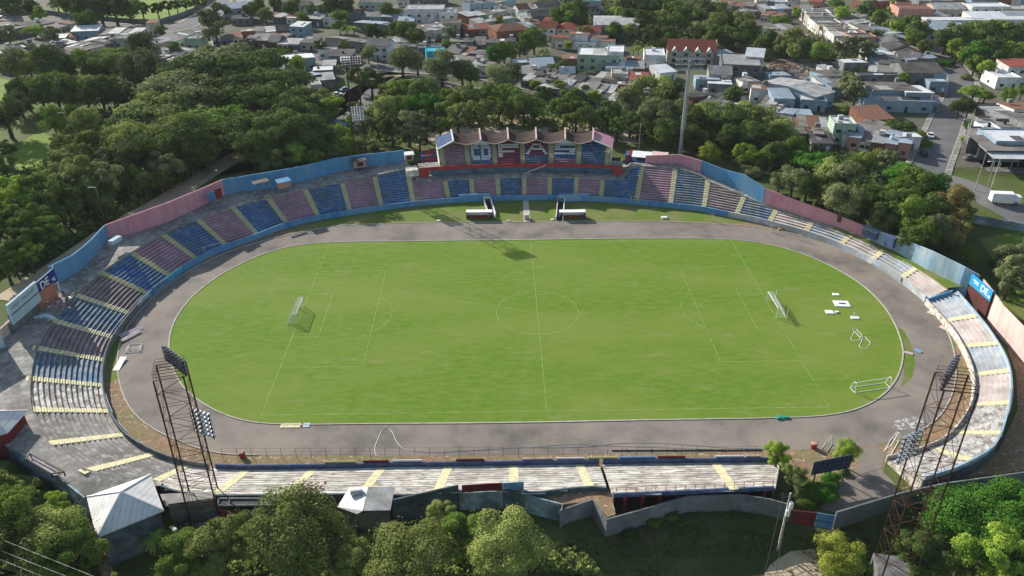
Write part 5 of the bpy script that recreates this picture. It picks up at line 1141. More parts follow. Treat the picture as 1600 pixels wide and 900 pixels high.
zone('among the houses left of the red roofed block',0,'915,116,11,O,b 925,115,9,O,b 870,100,12,D,p 882,104,9,D,t 1068,100,5,O,b 812,75,10,S,r 845,45,8,L,b 826,22,8,N,b 888,70,6,Y,t 922,52,9,M,r 895,112,6,D,t 858,100,9,M,p 995,62,7,L,b 1030,118,9,N,b')
zone('in front of the near terrace at the bottom',2,'470,838,74,N,d 398,838,34,N,l 640,885,76,N,d 792,858,60,N,d 690,805,24,N,l 718,845,38,M,l 345,868,52,N,l 290,880,45,M,l 240,838,20,M,p 548,880,36,N,l 872,855,14,D,b 610,800,10,M,b')
zone('at the bottom left corner',2,'30,830,52,M,l 75,850,52,N,d 110,875,48,M,l 20,880,54,N,l 85,795,22,L,l 8,800,30,M,l 138,862,26,N,b')
zone('at the bottom right',2,'1545,810,64,B,f 1600,800,44,B,d 1550,872,44,L,l 1310,872,36,Y,d 1335,892,26,M,l 1440,872,40,S,l 1600,866,30,M,l 1050,802,16,M,b 985,838,16,D,b 1020,815,14,M,b 1500,880,24,D,l')
zone('beside the dark blue billboard',2,'1325,706,19,L,d 1282,768,26,B,b 1262,778,22,M,b 1215,712,22,L,l 1240,745,20,N,l 1300,748,18,B,b 1318,735,10,M,b 882,779,9,M,b 895,776,8,M,b')
tcount=0
DEPTH=1.0
def tree(px,py,rpx,colr,shape,label,group,big,phrase):
    global tcount
    sh=SH[shape]; 
    # crown centre height from real radius: iterate
    z=6.
    for _ in range(6):
        P_=at(px,py,z); dist=np.linalg.norm(P_-C0); r=rpx*dist/FPX*1.12
        kz={'flat':.85,'bush':.35,'hedge':.4,'tall':1.25,'palm':1.7}.get(sh,.95)
        ztop=r*kz
        if sh in('round','dense','loose'): ztop=.95*r+.9
        elif sh=='flat': ztop=min(r*.85,7.5)
        z=Hout(P_[0],P_[1])+ztop
    base=(P_[0],P_[1],Hout(P_[0],P_[1])); var=tcount%4; tcount+=1
    nm={'palm':'palm_tree','bush':'bush','hedge':'hedge_tree'}.get(sh,'tree')
    cat={'palm':'palm','bush':'bush','hedge':'hedge'}.get(sh,'tree')
    e_=empty(nm,base,label,cat,group,rz=random.uniform(0,6.28))
    me,L=getcrown(sh,var,big,colr); o=bpy.data.objects.new('crown',me); COL.objects.link(o); o.parent=e_
    zs={'flat':ztop*1.12,'round':None}.get(sh)
    if sh in('round','dense','loose'):
        s=r; lift=max(0,ztop-.78*r); o.scale=(r,r,r*1.05); o.location=(0,0,lift); tz=(lift+.5*r)/.45
    elif sh=='flat': o.scale=(r*1.05,r*1.05,r*.9); lift=max(0,ztop-.75*r); o.location=(0,0,lift); tz=(lift+.45*r)/.45*1.
    elif sh=='tall': o.scale=(r*1.6,r*1.6,r); o.location=(0,0,0); tz=r
    elif sh=='palm': o.scale=(r,r,r*.9); o.location=(0,0,ztop-.9*r); tz=ztop
    else: o.scale=(r,r,r*1.0); tz=r*.6
    if sh not in('bush','hedge'):
        t=bpy.data.objects.new('trunk',trunkmesh(sh,var,L)); COL.objects.link(t); t.parent=e_; tr=max(r,2.5)
        if sh=='palm': t.scale=(tr*1.3,tr*1.3,tz)
        elif sh in('flat','round','loose'): 
            t.scale=(r,r,r); t.location=(0,0,o.location[2])
            if o.location[2]>.1:
                st_=MB(); st_.cone((0,0,-.3),(0,0,o.location[2]+.02*r),.1*r,.085*r,8); me2=bpy.data.meshes.new('lower_trunk'); me2.from_pydata(st_.v,[],st_.f); me2.materials.append(M['bark'])
                # merge the lower stem into the same trunk by making a joined copy
                mj=MB(); mj.v=[(v.co.x*r,v.co.y*r,v.co.z*r+o.location[2]) for v in t.data.vertices]; mj.f=[tuple(p.vertices) for p in t.data.polygons]; mj.add(st_.v,st_.f)
                m3=bpy.data.meshes.new('trunk'); m3.from_pydata(mj.v,[],mj.f); m3.materials.append(M['bark']); t.data=m3; t.scale=(1,1,1); t.location=(0,0,0); bpy.data.meshes.remove(me2)
        else: t.scale=(r*.9,r*.9,max(tz,.5))
    return e_
for phrase,big,L in ZT:
    byk={}
    for t in L: byk.setdefault((t[3],t[4]),[]).append(t)
    for (c_,s_),ts in byk.items():
        ts.sort(key=lambda t:float(t[0])); desc=KW[c_]+' '+SW[SH[s_]]
        for i,t in enumerate(ts):
            if len(ts)==1: lab=f'{desc} {phrase}'; lab='only '+lab if len(lab.split())<16 else lab
            else: lab=f'{ORD[i]} {desc} from left {phrase}'
            if len(lab.split())>16: lab=lab.replace(' from left',' ').replace(' tree ',' ').replace('  ',' ')
            if len(lab.split())>16: lab=' '.join(lab.split()[:16])
            tree(float(t[0]),float(t[1]),float(t[2]),c_,s_,lab,f'trees and bushes {phrase}',big,phrase)
print('trees',tcount)
# ------------------------------------------------------------ town ground, streets
gsheet('town_ground',[(-60,-8),(-60,112),(60,98),(160,92),(240,108),(330,100),(420,112),(500,128),(560,118),(640,108),(760,112),(800,150),(920,150),(1000,150),(1120,165),(1200,200),(1290,215),(1420,240),(1470,262),(1700,262),(1700,-8)],M['town'],0)
gsheet('lawn',[(-40,120),(0,122),(22,128),(27,140),(18,158),(0,162),(-60,160)],M['lawn'],.01)
gsheet('lawn',[(24,228),(60,205),(85,215),(84,240),(60,262),(30,270),(22,250)],M['lawn'],.01)
gsheet('lawn',[(1530,372),(1600,362),(1680,372),(1680,520),(1600,500),(1560,470),(1560,420)],M['apron'],.01)
gsheet('sports_field',[(86,18),(160,28),(230,33),(262,28),(318,6),(330,-8),(90,-8)],M['lawn'],.03)
gsheet('grass_belt',[(830,-8),(880,48),(960,62),(1000,80),(1060,78),(1150,82),(1190,96),(1230,88),(1330,96),(1370,84),(1330,62),(1250,68),(1190,60),(1130,20),(1110,-8)],M['apron'],.03)
gsheet('thicket_ground',[(1470,70),(1480,88),(1520,112),(1560,125),(1700,125),(1700,50),(1480,52)],M['apron'],.03)
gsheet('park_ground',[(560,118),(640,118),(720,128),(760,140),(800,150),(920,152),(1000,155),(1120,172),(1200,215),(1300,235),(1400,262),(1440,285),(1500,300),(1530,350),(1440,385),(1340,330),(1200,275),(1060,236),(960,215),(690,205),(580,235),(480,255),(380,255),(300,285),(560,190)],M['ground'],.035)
gsheet('sand_lot',[(655,205),(690,186),(720,176),(780,180),(800,172),(870,186),(930,196),(990,200),(1010,215),(1005,226),(960,222),(900,212),(800,206),(700,214),(650,228)],M['sand'],.05)
gsheet('rubble_lot',[(1192,106),(1206,94),(1240,89),(1290,97),(1296,110),(1280,122),(1250,128),(1212,126),(1190,118)],M['rubble'],.05)
def road(pxs,w,name='road',mt='asph',dz=.07,kerb=True):
    P=resample([atg(x,y)[:2] for x,y in pxs],False,3.,3.)
    T=np.gradient(P,axis=0);T/=np.hypot(T[:,0],T[:,1])[:,None]; Nn=np.stack([-T[:,1],T[:,0]],1)
    def strip(a,b,z0,z1=None):
        mb=MB()
        for i in range(len(P)-1):
            q=[P[i]+Nn[i]*a,P[i]+Nn[i]*b,P[i+1]+Nn[i+1]*b,P[i+1]+Nn[i+1]*a]
            if z1 is None: mb.quad(*[(*p,Hout(*p)+z0) for p in q])
            else: mb.add([(*p,Hout(*p)+z0) for p in q]+[(*p,Hout(*p)+z1) for p in q],[(4,5,6,7),(0,1,5,4),(1,2,6,5),(2,3,7,6),(3,0,4,7)])
        return mb
    tag(strip(-w/2,w/2,dz).build(name,M[mt]),kind='structure')
    if kerb:
        for s in(-1,1):
            a,b=sorted((s*w/2,s*(w/2+.25))); tag(strip(a,b,0,dz+.13).build('kerb',M['kerb']),kind='structure')
            a,b=sorted((s*(w/2+.25),s*(w/2+1.8))); tag(strip(a,b,dz+.10).build('pavement',M['conc']),kind='structure')
road([(1418,-6),(1395,25),(1440,55),(1470,88),(1490,105),(1502,125),(1500,150),(1482,185),(1470,215),(1455,250),(1440,290)],9.5)
road([(1360,262),(1440,275),(1500,288),(1560,318),(1620,350),(1700,400)],11,dz=.075,kerb=False)
road([(1180,95),(1190,70),(1225,45),(1262,28),(1300,60),(1330,95)],5,dz=.07) if False else None
road([(1268,20),(1290,45),(1315,72),(1335,92)],6.5,mt='sand',dz=.07)
road([(-40,36),(60,30),(120,36),(200,43),(245,48),(275,45),(300,35),(330,16),(352,-6)],11)
road([(258,58),(330,72),(400,78),(470,88),(530,98),(600,106),(680,112),(760,120),(820,132),(900,152)],8)
road([(640,120),(600,125),(560,140),(540,165),(500,190),(440,215),(380,240),(330,268),(260,312),(190,350),(120,398),(60,438),(10,470)],7,dz=.08,kerb=False,mt='sand')
gsheet('car_park',[(480,200),(500,170),(560,130),(600,118),(700,128),(760,138),(740,148),(640,130),(600,150),(560,180),(520,205)],M['asph'],.06)
# ------------------------------------------------------------ houses
RM={'g':'rgrey','d':'rdark','w':'rwhite','b':'rblue','z':'rzinc','t':'rtile','n':'rbrown'}
WM={'w':'hwhite','c':'hcream','b':'hblue','p':'hpink','g':'hgrey','k':'hbrick','e':'hgreen','t':'turq'}
RW={'g':'grey roofed','d':'dark roofed','w':'white roofed','b':'blue grey roofed','z':'zinc roofed','t':'red tiled','n':'brown tiled'}
WW={'w':'white','c':'cream','b':'pale blue','p':'salmon','g':'grey','k':'brick','e':'pale green','t':'turquoise'}
HS=[]   # (zone, x, y, w, d, h, rz, roof, wall, type)
def hs_px(px,py,wpx,d,h,rot,zone_,roof,wall,typ):
    p=atg(px,py,h*.9); dist=np.linalg.norm(p-C0); HS.append((zone_,px,p[0],p[1],wpx*dist/FPX,d,h,R(rot),roof,wall,typ))
def row(zone_,x0,y0,x1,y1,n,d,h,roofs,walls,typ='m'):
    a=atg(x0,y0,h*.9);b=atg(x1,y1,h*.9); dv=(b-a)[:2]; L=np.hypot(*dv); rz=math.atan2(dv[1],dv[0]); cuts=[0]+sorted([ (i+1+random.uniform(-.22,.22))/n for i in range(n-1)])+[1]
    for i in range(n):
        t=(cuts[i]+cuts[i+1])/2; w=L*(cuts[i+1]-cuts[i])-.25; c=a[:2]+dv*t; hh=h+random.uniform(-.35,.45); off=random.uniform(-1.0,1.0); nn=np.array([-math.sin(rz),math.cos(rz)])
        c=c+nn*off; px=x0+(x1-x0)*t; HS.append((zone_,px,c[0],c[1],w,d,hh,rz,random.choice(roofs),random.choice(walls),random.choice(typ)))
z1='in the rows at the top left'; z2='beside the gatehouse at the upper left'; z3='in the rows behind the giant spreading trees'; z4='near the turquoise house'; z5='at the top centre'; z6='behind the covered stand'; z7='around the white flat roofed block'; z8='near the rubble lot'; z9='in the terraces at the top right'; z10='beside the curving street'; z11='along the right edge'
row(z1,-30,58,74,34,5,9,3.2,'gdg','gcg','mg'); row(z1,-30,92,60,66,5,9,3.2,'dg','gwc','m'); row(z1,12,86,112,64,5,9,3.2,'dgd','gc','m'); row(z1,70,47,112,36,3,8,3.6,'gz','cw','g')
row(z1,96,86,172,66,4,9,3.2,'gdg','gcw','m'); row(z1,-20,30,26,32,3,8,3.5,'gz','wg','m'); row(z1,0,104,60,92,3,8,3.,'gd','g','m')
hs_px(136,47,34,9,4.6,10,z1,'w','b','m'); row(z1,160,50,224,50,4,10,3.6,'gdn','cgk','mg'); row(z1,170,64,210,60,2,9,3.2,'gd','eg','m'); hs_px(96,58,14,7,3.2,10,z1,'g','g','m'); hs_px(110,56,14,7,3.,10,z1,'z','g','m')
hs_px(239,36,13,6,6.2,5,z2,'b','w','f'); row(z2,240,72,290,56,3,10,3.4,'gzg','cw','m'); hs_px(306,60,22,9,4.8,-4,z2,'g','e','f'); row(z2,246,96,292,78,3,9,3.2,'gd','gw','m'); row(z2,292,92,372,74,4,10,3.6,'gdg','wc','gm'); hs_px(276,98,22,10,3.6,22,z2,'z','w','h'); hs_px(262,80,14,8,3.,22,z2,'d','g','m'); hs_px(358,84,26,9,3.6,6,z2,'g','c','g')
hs_px(366,12,34,11,6.4,24,z2,'w','b','g'); hs_px(384,6,22,10,5,24,z2,'z','b','m'); hs_px(378,28,26,8,3.2,4,z2,'d','g','m')
row(z3,376,50,470,44,5,9,3.4,'gdg','kgc','mg'); row(z3,385,62,530,68,8,9,3.3,'gdg','gkcw','mg'); hs_px(470,41,22,8,6.2,-18,z3,'w','b','m'); row(z3,452,26,530,30,4,9,3.6,'gz','gw','m'); row(z3,420,22,460,26,3,8,3.4,'gd','gw','g'); row(z3,430,8,500,10,4,9,3.4,'gnd','gcw','g')
row(z3,545,22,640,26,5,10,3.6,'gbg','bgw','gm'); row(z3,560,36,620,40,3,10,3.4,'gb','bg','m'); hs_px(466,92,44,12,4.2,18,z3,'w','b','m'); hs_px(505,110,28,9,3.6,10,z3,'w','g','m'); hs_px(508,122,26,8,3.4,16,z3,'z','g','m'); hs_px(488,118,18,8,3.6,24,z3,'b','g','m'); hs_px(492,132,16,7,4.2,20,z3,'z','w','f'); hs_px(515,100,18,7,3.,5,z3,'b','g','m')
hs_px(533,62,40,9,3.2,-3,z3,'g','g','m'); hs_px(535,85,34,9,3.4,-4,z3,'d','g','m'); hs_px(513,79,24,8,3.2,-4,z3,'g','w','m'); hs_px(540,94,14,7,3.,10,z3,'n','c','m')
row(z4,548,66,600,70,3,9,3.3,'gd','gc','m'); hs_px(594,70,32,9,6.2,-12,z4,'g','w','g'); row(z4,610,76,690,74,4,10,3.2,'dg','g','m'); hs_px(680,80,28,8,5.4,8,z4,'t_','t','f')
row(z4,652,52,696,42,3,8,4,'gz','wc','m'); hs_px(706,36,26,8,6,-3,z4,'g','c','f'); row(z4,722,45,768,42,2,8,3.4,'gt','ek','m'); hs_px(700,57,18,8,3.2,4,z4,'d','g','m')
row(z4,702,66,806,66,5,12,3.2,'dg','g','m'); row(z4,700,80,764,84,3,12,3.2,'dg','g','m'); row(z4,722,100,772,104,3,11,3.4,'gz','gw','m'); row(z4,700,94,730,92,2,9,3.2,'dg','g','m'); hs_px(757,92,26,9,3.2,-2,z4,'d','g','m')
hs_px(664,14,56,13,7.4,-2,z5,'z','w','f'); hs_px(700,20,24,9,6.4,-2,z5,'b','w','f'); hs_px(580,4,34,9,6.6,-2,z5,'g','e','f'); hs_px(660,22,40,8,3.6,-6,z5,'n','p','m'); row(z5,722,26,800,14,5,9,3.6,'ngz','kwc','m'); row(z5,728,8,800,0,4,9,4.2,'bgn','bkg','f'); row(z5,740,37,800,28,3,8,3.4,'gz','ce','m'); row(z5,620,-2,700,-4,4,9,4,'gn','wg','g'); hs_px(635,32,24,8,3.6,2,z5,'b','g','m'); row(z5,804,14,872,8,4,9,3.6,'gn','cpw','gm'); row(z5,812,27,860,22,3,9,3.6,'zg','wc','m')
hs_px(795,45,52,14,5.2,18,z5,'n','k','h'); row(z5,800,44,832,40,2,9,3.6,'gb','tw','m'); hs_px(842,24,28,9,5,14,z5,'g','g','g'); hs_px(924,2,28,9,9.0,-6,z5,'w','b','f'); hs_px(922,12,20,8,5.6,-10,z5,'t','e','g'); hs_px(890,-2,30,9,4.6,0,z5,'g','g','m')
# houses around the flat roofed block
hs_px(962,34,62,22,6.6,-4,z7,'z','b','v'); 
for (x,y,w,d,h,r_,rf,wl,ty) in [(858,42,24,9,6.2,-14,'t','w','g'),(860,34,20,8,6.2,-14,'t','w','m'),(888,44,30,10,5.6,-12,'t','c','h'),(906,55,28,9,5.2,-14,'n','w','m'),(925,49,26,9,5.0,-14,'t','c','g'),(936,60,24,9,4.2,-14,'n','w','m'),(950,66,20,8,4.2,-14,'n','w','m'),(900,66,60,7,3.0,-12,'z','w','f'),(878,60,28,8,4.2,-14,'t','c','m'),(850,48,22,8,3.2,6,'g','g','m'),(832,36,20,8,3.2,5,'n','g','m'),(828,55,20,8,3.6,5,'g','c','m')]:
    hs_px(x,y,w,d,h,r_,z7,rf,wl,ty)
hs_px(936,84,62,14,6.4,-9,z7,'wf','e','f'); hs_px(962,80,24,12,7.6,-9,z7,'wf','w','f'); hs_px(968,104,40,10,3.2,-9,z7,'b','b','m'); hs_px(892,92,26,13,3.6,-6,z7,'n','k','m'); hs_px(845,100,34,10,4.2,10,z7,'w','g','g'); hs_px(812,98,24,10,3.2,6,z7,'b','g','m'); hs_px(886,112,22,7,4.0,-4,z7,'b','b','g')
row(z7,812,112,868,118,4,9,3.2,'dg','gkw','m'); row(z7,820,122,866,128,3,9,3.2,'gn','gk','m'); row(z7,862,120,938,128,6,9,3.0,'dgd','gk','m'); row(z7,846,134,880,138,2,9,3.4,'gz','g','m'); row(z7,882,134,960,142,6,9,3.0,'dgz','gk','m'); row(z7,905,148,985,158,5,9,3.2,'dgz','gw','m'); row(z7,935,118,970,122,3,8,3.6,'gz','cg','m')
hs_px(968,114,24,9,5.0,-6,z7,'z','c','f'); hs_px(999,123,28,9,5.2,-8,z7,'t','w','m'); hs_px(985,143,30,9,3.4,-10,z7,'t','k','m'); hs_px(996,104,20,9,3.2,-8,z7,'z','g','m'); hs_px(1015,103,16,8,3.2,-10,z7,'g','w','m'); hs_px(1036,110,28,9,3.4,18,z7,'w','w','m'); hs_px(1022,84,30,13,5.2,-8,z7,'wf','w','f'); hs_px(990,93,20,9,3.,-8,z7,'n','g','m'); hs_px(975,132,20,8,3.,-8,z7,'g','k','m'); hs_px(1008,136,20,8,3.2,-8,z7,'z','g','m')
row(z8,1085,150,1130,164,3,12,3.6,'dd','gk','m'); row(z8,1120,160,1190,176,3,11,3.6,'dg','gw','m')
hs_px(1124,113,32,10,5.0,-10,z8,'z','c','g'); hs_px(1104,124,34,9,3.4,-8,z8,'b','b','m'); hs_px(1124,131,34,9,3.4,-12,z8,'w','g','m'); hs_px(1140,92,30,16,3.8,24,z8,'b','g','m'); hs_px(1156,96,54,20,6.0,-12,z8,'z','g','f'); hs_px(1180,86,24,12,7.0,-20,z8,'w','w','g'); hs_px(1165,127,26,11,3.6,6,z8,'g','w','m'); hs_px(1192,140,34,12,4.0,-16,z8,'n','w','m'); hs_px(1214,118,30,8,3.2,0,z8,'b','b','m'); hs_px(1246,138,44,24,5.4,34,z8,'z','b','v'); hs_px(1220,150,30,10,4.8,-3,z8,'b','b','m'); hs_px(1270,152,34,10,4.2,-16,z8,'w','b','m'); hs_px(1250,178,30,9,3.0,-14,z8,'b','g','m'); row(z8,1205,172,1245,178,2,10,3.2,'bw','w','m'); hs_px(1300,118,40,14,3.8,10,z8,'g','b','m'); hs_px(1330,98,32,9,3.6,0,z8,'w','g','m'); hs_px(1292,108,14,8,3.,20,z8,'n','k','m')
hs_px(1268,135,22,9,3.4,10,z8,'b','b','m'); hs_px(1288,128,22,9,3.4,10,z8,'z','w','m')
row(z8,1222,192,1290,196,5,10,3.2,'gdn','gk','m'); row(z8,1240,206,1300,210,4,10,3.0,'dgn','gk','m'); hs_px(1316,192,30,8,6.6,-8,z8,'wf','e','f'); hs_px(1330,206,26,8,4.2,-12,z8,'b','w','m'); row(z8,1340,196,1420,216,5,10,3.6,'gbn','pkw','m'); row(z8,1328,212,1425,226,5,9,3.6,'zbg','kpw','m'); hs_px(1362,180,40,12,3.8,6,z8,'n','k','m'); hs_px(1410,212,36,9,3.6,-6,z8,'w','w','m'); hs_px(1280,218,30,9,3.,-6,z8,'d','g','m')
row(z3,395,58,450,60,4,9,3.4,'gdn','kwc','mg'); row(z2,300,50,345,44,3,9,3.4,'gz','cw','m'); row(z2,330,60,378,56,3,9,3.2,'gd','wc','m'); row(z1,112,76,160,60,3,8,3.2,'gz','wc','m'); row(z1,-20,42,30,38,3,8,3.4,'gn','wc','m'); row(z5,560,12,620,14,4,9,4,'gnb','wce','m'); row(z5,640,46,700,40,4,9,3.4,'gnz','wc','m'); row(z4,612,64,650,62,3,8,3.2,'gd','wc','m'); row(z9,1285,38,1330,72,3,9,3.4,'gd','wc','m'); row(z9,1400,72,1432,82,3,9,3.4,'gd','cw','m'); row(z9,1350,24,1420,26,4,9,3.8,'gnt','wcp','m'); row(z9,1236,12,1270,14,2,9,3.8,'zg','w','m'); row(z8,1195,158,1225,162,3,9,3.2,'gzb','wc','m'); row(z8,1188,186,1224,190,3,9,3.,'gdn','wk','m'); row(z7,1000,148,1030,152,2,9,3.2,'gz','kw','m'); row(z6,762,128,800,132,3,9,3.2,'gd','gw','m'); row(z6,800,100,830,104,2,9,3.2,'dn','gc','m'); row(z10,1358,108,1400,112,3,9,3.2,'gb','bw','m')
# terraces upper right
row(z9,1268,18,1328,60,6,13,4.6,'gzg','wc','f'); row(z9,1288,16,1370,52,7,11,4.,'gdz','gw','m'); row(z9,1326,48,1352,62,2,12,5,'g','pk','f'); row(z9,1352,34,1410,62,5,11,3.6,'gbd','gk','m'); row(z9,1375,60,1440,96,5,12,3.6,'gdb','gpw','gm'); row(z9,1382,76,1410,92,2,11,3.2,'be','wt','m') if False else row(z9,1382,76,1410,92,2,11,3.2,'bw','wt','m'); row(z9,1362,78,1392,90,2,11,3.,'w','e','f')
row(z9,1190,14,1232,12,3,10,4.2,'zw','bw','f'); row(z9,1196,22,1222,26,2,9,3.6,'wz','w','f'); row(z9,1180,44,1238,42,4,10,3.4,'ngz','wg','m'); row(z9,1218,55,1262,54,3,9,3.2,'gc'.replace('c','z'),'cg','m'); row(z9,1110,4,1180,10,4,9,4,'ngz','wg','m'); row(z9,1145,18,1182,16,2,9,3,'zw','g','f'); row(z9,1180,0,1260,2,5,9,4,'ngt','kpw','m'); row(z9,1265,2,1300,4,2,9,4.6,'tn','pw','m'); row(z9,1320,32,1345,24,2,9,3.4,'gb','gw','m'); row(z9,1340,4,1400,-2,3,9,4,'nz','kw','m')
hs_px(1426,14,44,12,8.0,-8,z9,'n','p','f'); hs_px(1408,4,20,10,6,-8,z9,'t','p','f'); hs_px(1475,12,40,14,4.6,0,z9,'z','c','g'); hs_px(1462,24,20,10,4,20,z9,'z','w','m'); hs_px(1540,10,50,12,6.0,0,z9,'wf','w','f'); hs_px(1580,14,40,12,5.0,0,z9,'z','c','f'); row(z9,1430,0,1500,0,4,10,4.4,'ndg','kg','m'); row(z9,1510,0,1610,-2,5,10,5,'ntg','kwb','g')
hs_px(1500,33,86,14,5.2,-2,z9,'wf','w','m'); hs_px(1572,28,96,14,5.4,-3,z9,'wf','w','m'); hs_px(1474,42,40,26,5.0,-36,z9,'b','w','g'); hs_px(1545,46,140,8,4.4,-1,z9,'z','w','m')
# beside the curving street
hs_px(1431,108,50,16,5.4,-4,z10,'g','g','g'); hs_px(1462,116,16,10,4.2,-8,z10,'b','b','m'); hs_px(1462,128,24,8,3.6,-8,z10,'b','b','m'); hs_px(1385,96,34,11,3.4,-4,z10,'d','b','m'); hs_px(1418,90,28,10,3.4,-14,z10,'g','g','g'); hs_px(1442,92,20,12,3.4,-18,z10,'d','g','m'); hs_px(1372,118,60,4,3.2,-2,z10,'d','g','f')
hs_px(1388,140,64,17,4.6,-5,z10,'g','b','m'); hs_px(1426,144,36,14,5.0,-7,z10,'w','b','m'); hs_px(1400,155,92,7,4.2,-7,z10,'b','b','m'); hs_px(1450,158,26,7,3.4,-8,z10,'z','b','m'); hs_px(1300,131,24,12,3.8,8,z10,'g','b','m')
row(z11,1556,112,1606,108,2,12,3.4,'wz','w','f'); hs_px(1588,102,38,9,6.6,2,z11,'t','w','m'); hs_px(1565,118,30,12,4.2,-3,z11,'wf','w','f'); hs_px(1562,178,42,16,4.0,-2,z11,'z','g','f'); hs_px(1560,194,40,12,3.6,-2,z11,'g','g','f'); hs_px(1594,170,40,11,4.6,-2,z11,'n','w','m'); hs_px(1600,188,40,18,4.4,-2,z11,'g','g','m'); hs_px(1543,213,24,14,4.8,-3,z11,'g','g','f'); hs_px(1580,216,64,12,6.2,-4,z11,'w','b','f'); hs_px(1582,228,90,12,5.2,-4,z11,'g','g','o'); hs_px(1600,242,96,10,4.2,-5,z11,'w','g','o'); hs_px(1543,200,20,8,5.,-3,z11,'w','w','f')
M['rwhitef']=M['white']; RM['wf']='rwhite'; RM['t_']='turq'; RW['wf']='white topped'; RW['t_']='flat topped'
def house(x,y,w,d,h,rz,roof,wall,typ,label,group,px):
    rs=random.Random(int(x*13+y*7)); g=Hout(x,y); nm={'v':'warehouse','o':'workshop'}.get(typ,'house')
    e_=empty(nm,(x,y,g),label,nm,group,rz=rz); wm=M[WM[wall]]; rm=M[RM[roof]]; w=max(w,3.); sl_=rs.choice((-1,1)) if typ=='m' else 1
    mb=MB(); rise=.09*d if typ=='m' else 0; 
    z0,z1=(h+ (0 if sl_>0 else rise),h+(rise if sl_>0 else 0))   # front, back
    X,Y=w/2,d/2
    if typ=='m':
        mb.add([(-X,-Y,-.3),(X,-Y,-.3),(X,Y,-.3),(-X,Y,-.3),(-X,-Y,z0),(X,-Y,z0),(X,Y,z1),(-X,Y,z1)],[(0,3,2,1),(4,5,6,7),(0,1,5,4),(1,2,6,5),(2,3,7,6),(3,0,4,7)])
    elif typ=='f' :
        mb.box((0,0,h/2-.15),(w,d,h+.3))
        for sx,sy,cx,cy in((w,.18,0,-Y+.09),(w,.18,0,Y-.09),(.18,d-.37,-X+.09,0),(.18,d-.37,X-.09,0)): mb.box((cx,cy,h+.25),(sx,sy,.48))
    elif typ=='o':
        mb.box((0,Y-.1,h/2),(w,.2,h)); 
        for i in range(5): mb.box((-X+.2+i*(w-.4)/4,-Y+.2,h/2),(.3,.3,h))
        mb.box((0,0,.05),(w,d,.1))
    else:
        rg=min(.34*d/2+.6,2.2) if typ!='v' else 1.2
        if typ=='h': mb.box((0,0,h/2-.15),(w,d,h+.3))
        else: mb.add([(-X,-Y,-.3),(X,-Y,-.3),(X,Y,-.3),(-X,Y,-.3),(-X,-Y,h),(X,-Y,h),(X,Y,h),(-X,Y,h),(-X,0,h+rg-.03),(X,0,h+rg-.03)],[(0,3,2,1),(0,1,5,4),(2,3,7,6),(1,2,6,9,5),(3,0,4,8,7),(4,5,9,8),(6,7,8,9)])
    mb.build('wall',wm,e_)
    mb=MB(); ov=.35; t=.1
    def slab(q):
        q=[tuple(p) for p in q]; mb.add(q+[(a,b,c-t) for a,b,c in q],[(0,1,2,3),(7,6,5,4),(0,4,5,1),(1,5,6,2),(2,6,7,3),(3,7,4,0)])
    if typ=='m': k=(z1-z0)/d; slab([(-X-ov*.3,-Y-ov,z0+.13-k*ov),(X+ov*.3,-Y-ov,z0+.13-k*ov),(X+ov*.3,Y+ov,z1+.13+k*ov),(-X-ov*.3,Y+ov,z1+.13+k*ov)])
    elif typ=='f': slab([(-X+.19,-Y+.19,h+.12),(X-.19,-Y+.19,h+.12),(X-.19,Y-.19,h+.12),(-X+.19,Y-.19,h+.12)])
    elif typ=='o': slab([(-X-.3,-Y-.3,h+.15),(X+.3,-Y-.3,h+.15),(X+.3,Y+.3,h+.75),(-X-.3,Y+.3,h+.75)])
    elif typ=='h':
        rx=max(X-Y*.8,.4); v=[(-X-ov,-Y-ov,h),(X+ov,-Y-ov,h),(X+ov,Y+ov,h),(-X-ov,Y+ov,h),(-rx,0,h+rg),(rx,0,h+rg)]; v2=[(a,b,c+.1) for a,b,c in v]; mb.add(v2+[(a,b,c-.02) for a,b,c in v],[(0,1,5,4),(1,2,5),(2,3,4,5),(3,0,4),(6,7,1,0),(7,8,2,1),(8,9,3,2),(9,6,0,3)])
    else:
        k=rg/Y; slab([(-X-ov,-Y-ov,h+.1-k*ov),(X+ov,-Y-ov,h+.1-k*ov),(X+ov,0,h+.1+rg),(-X-ov,0,h+.1+rg)]); slab([(-X-ov,.003,h+.1+rg),(X+ov,.003,h+.1+rg),(X+ov,Y+ov,h+.1-k*ov),(-X-ov,Y+ov,h+.1-k*ov)])
    ro=mb.build('roof',rm,e_)
    # patches, tanks and clutter
    if typ in 'mf' and w>5 and rs.random()<.75:
        for i in range(rs.choice((1,1,2))):
            pw,pd=rs.uniform(.15,.4)*w,rs.uniform(.25,.7)*d; cx,cy=rs.uniform(-.5,.5)*(w-pw),rs.uniform(-.5,.5)*(d-pd)
            k=(z1-z0)/d if typ=='m' else 0; zc=(z0+z1)/2+.13+.05 if typ=='m' else h+.2; 
            mb=MB(); f=lambda yy:zc+k*yy+.03*i
            q=[(cx-pw/2,cy-pd/2,f(cy-pd/2)),(cx+pw/2,cy-pd/2,f(cy-pd/2)),(cx+pw/2,cy+pd/2,f(cy+pd/2)),(cx-pw/2,cy+pd/2,f(cy+pd/2))]; mb.add(q+[(a,b,c-.04) for a,b,c in q],[(0,1,2,3),(0,4,5,1),(1,5,6,2),(2,6,7,3),(3,7,4,0)]); mb.build('roof_patch',M[rs.choice(['rzinc','rdark','rgrey','rwhite','rdark','rblue'])],ro)
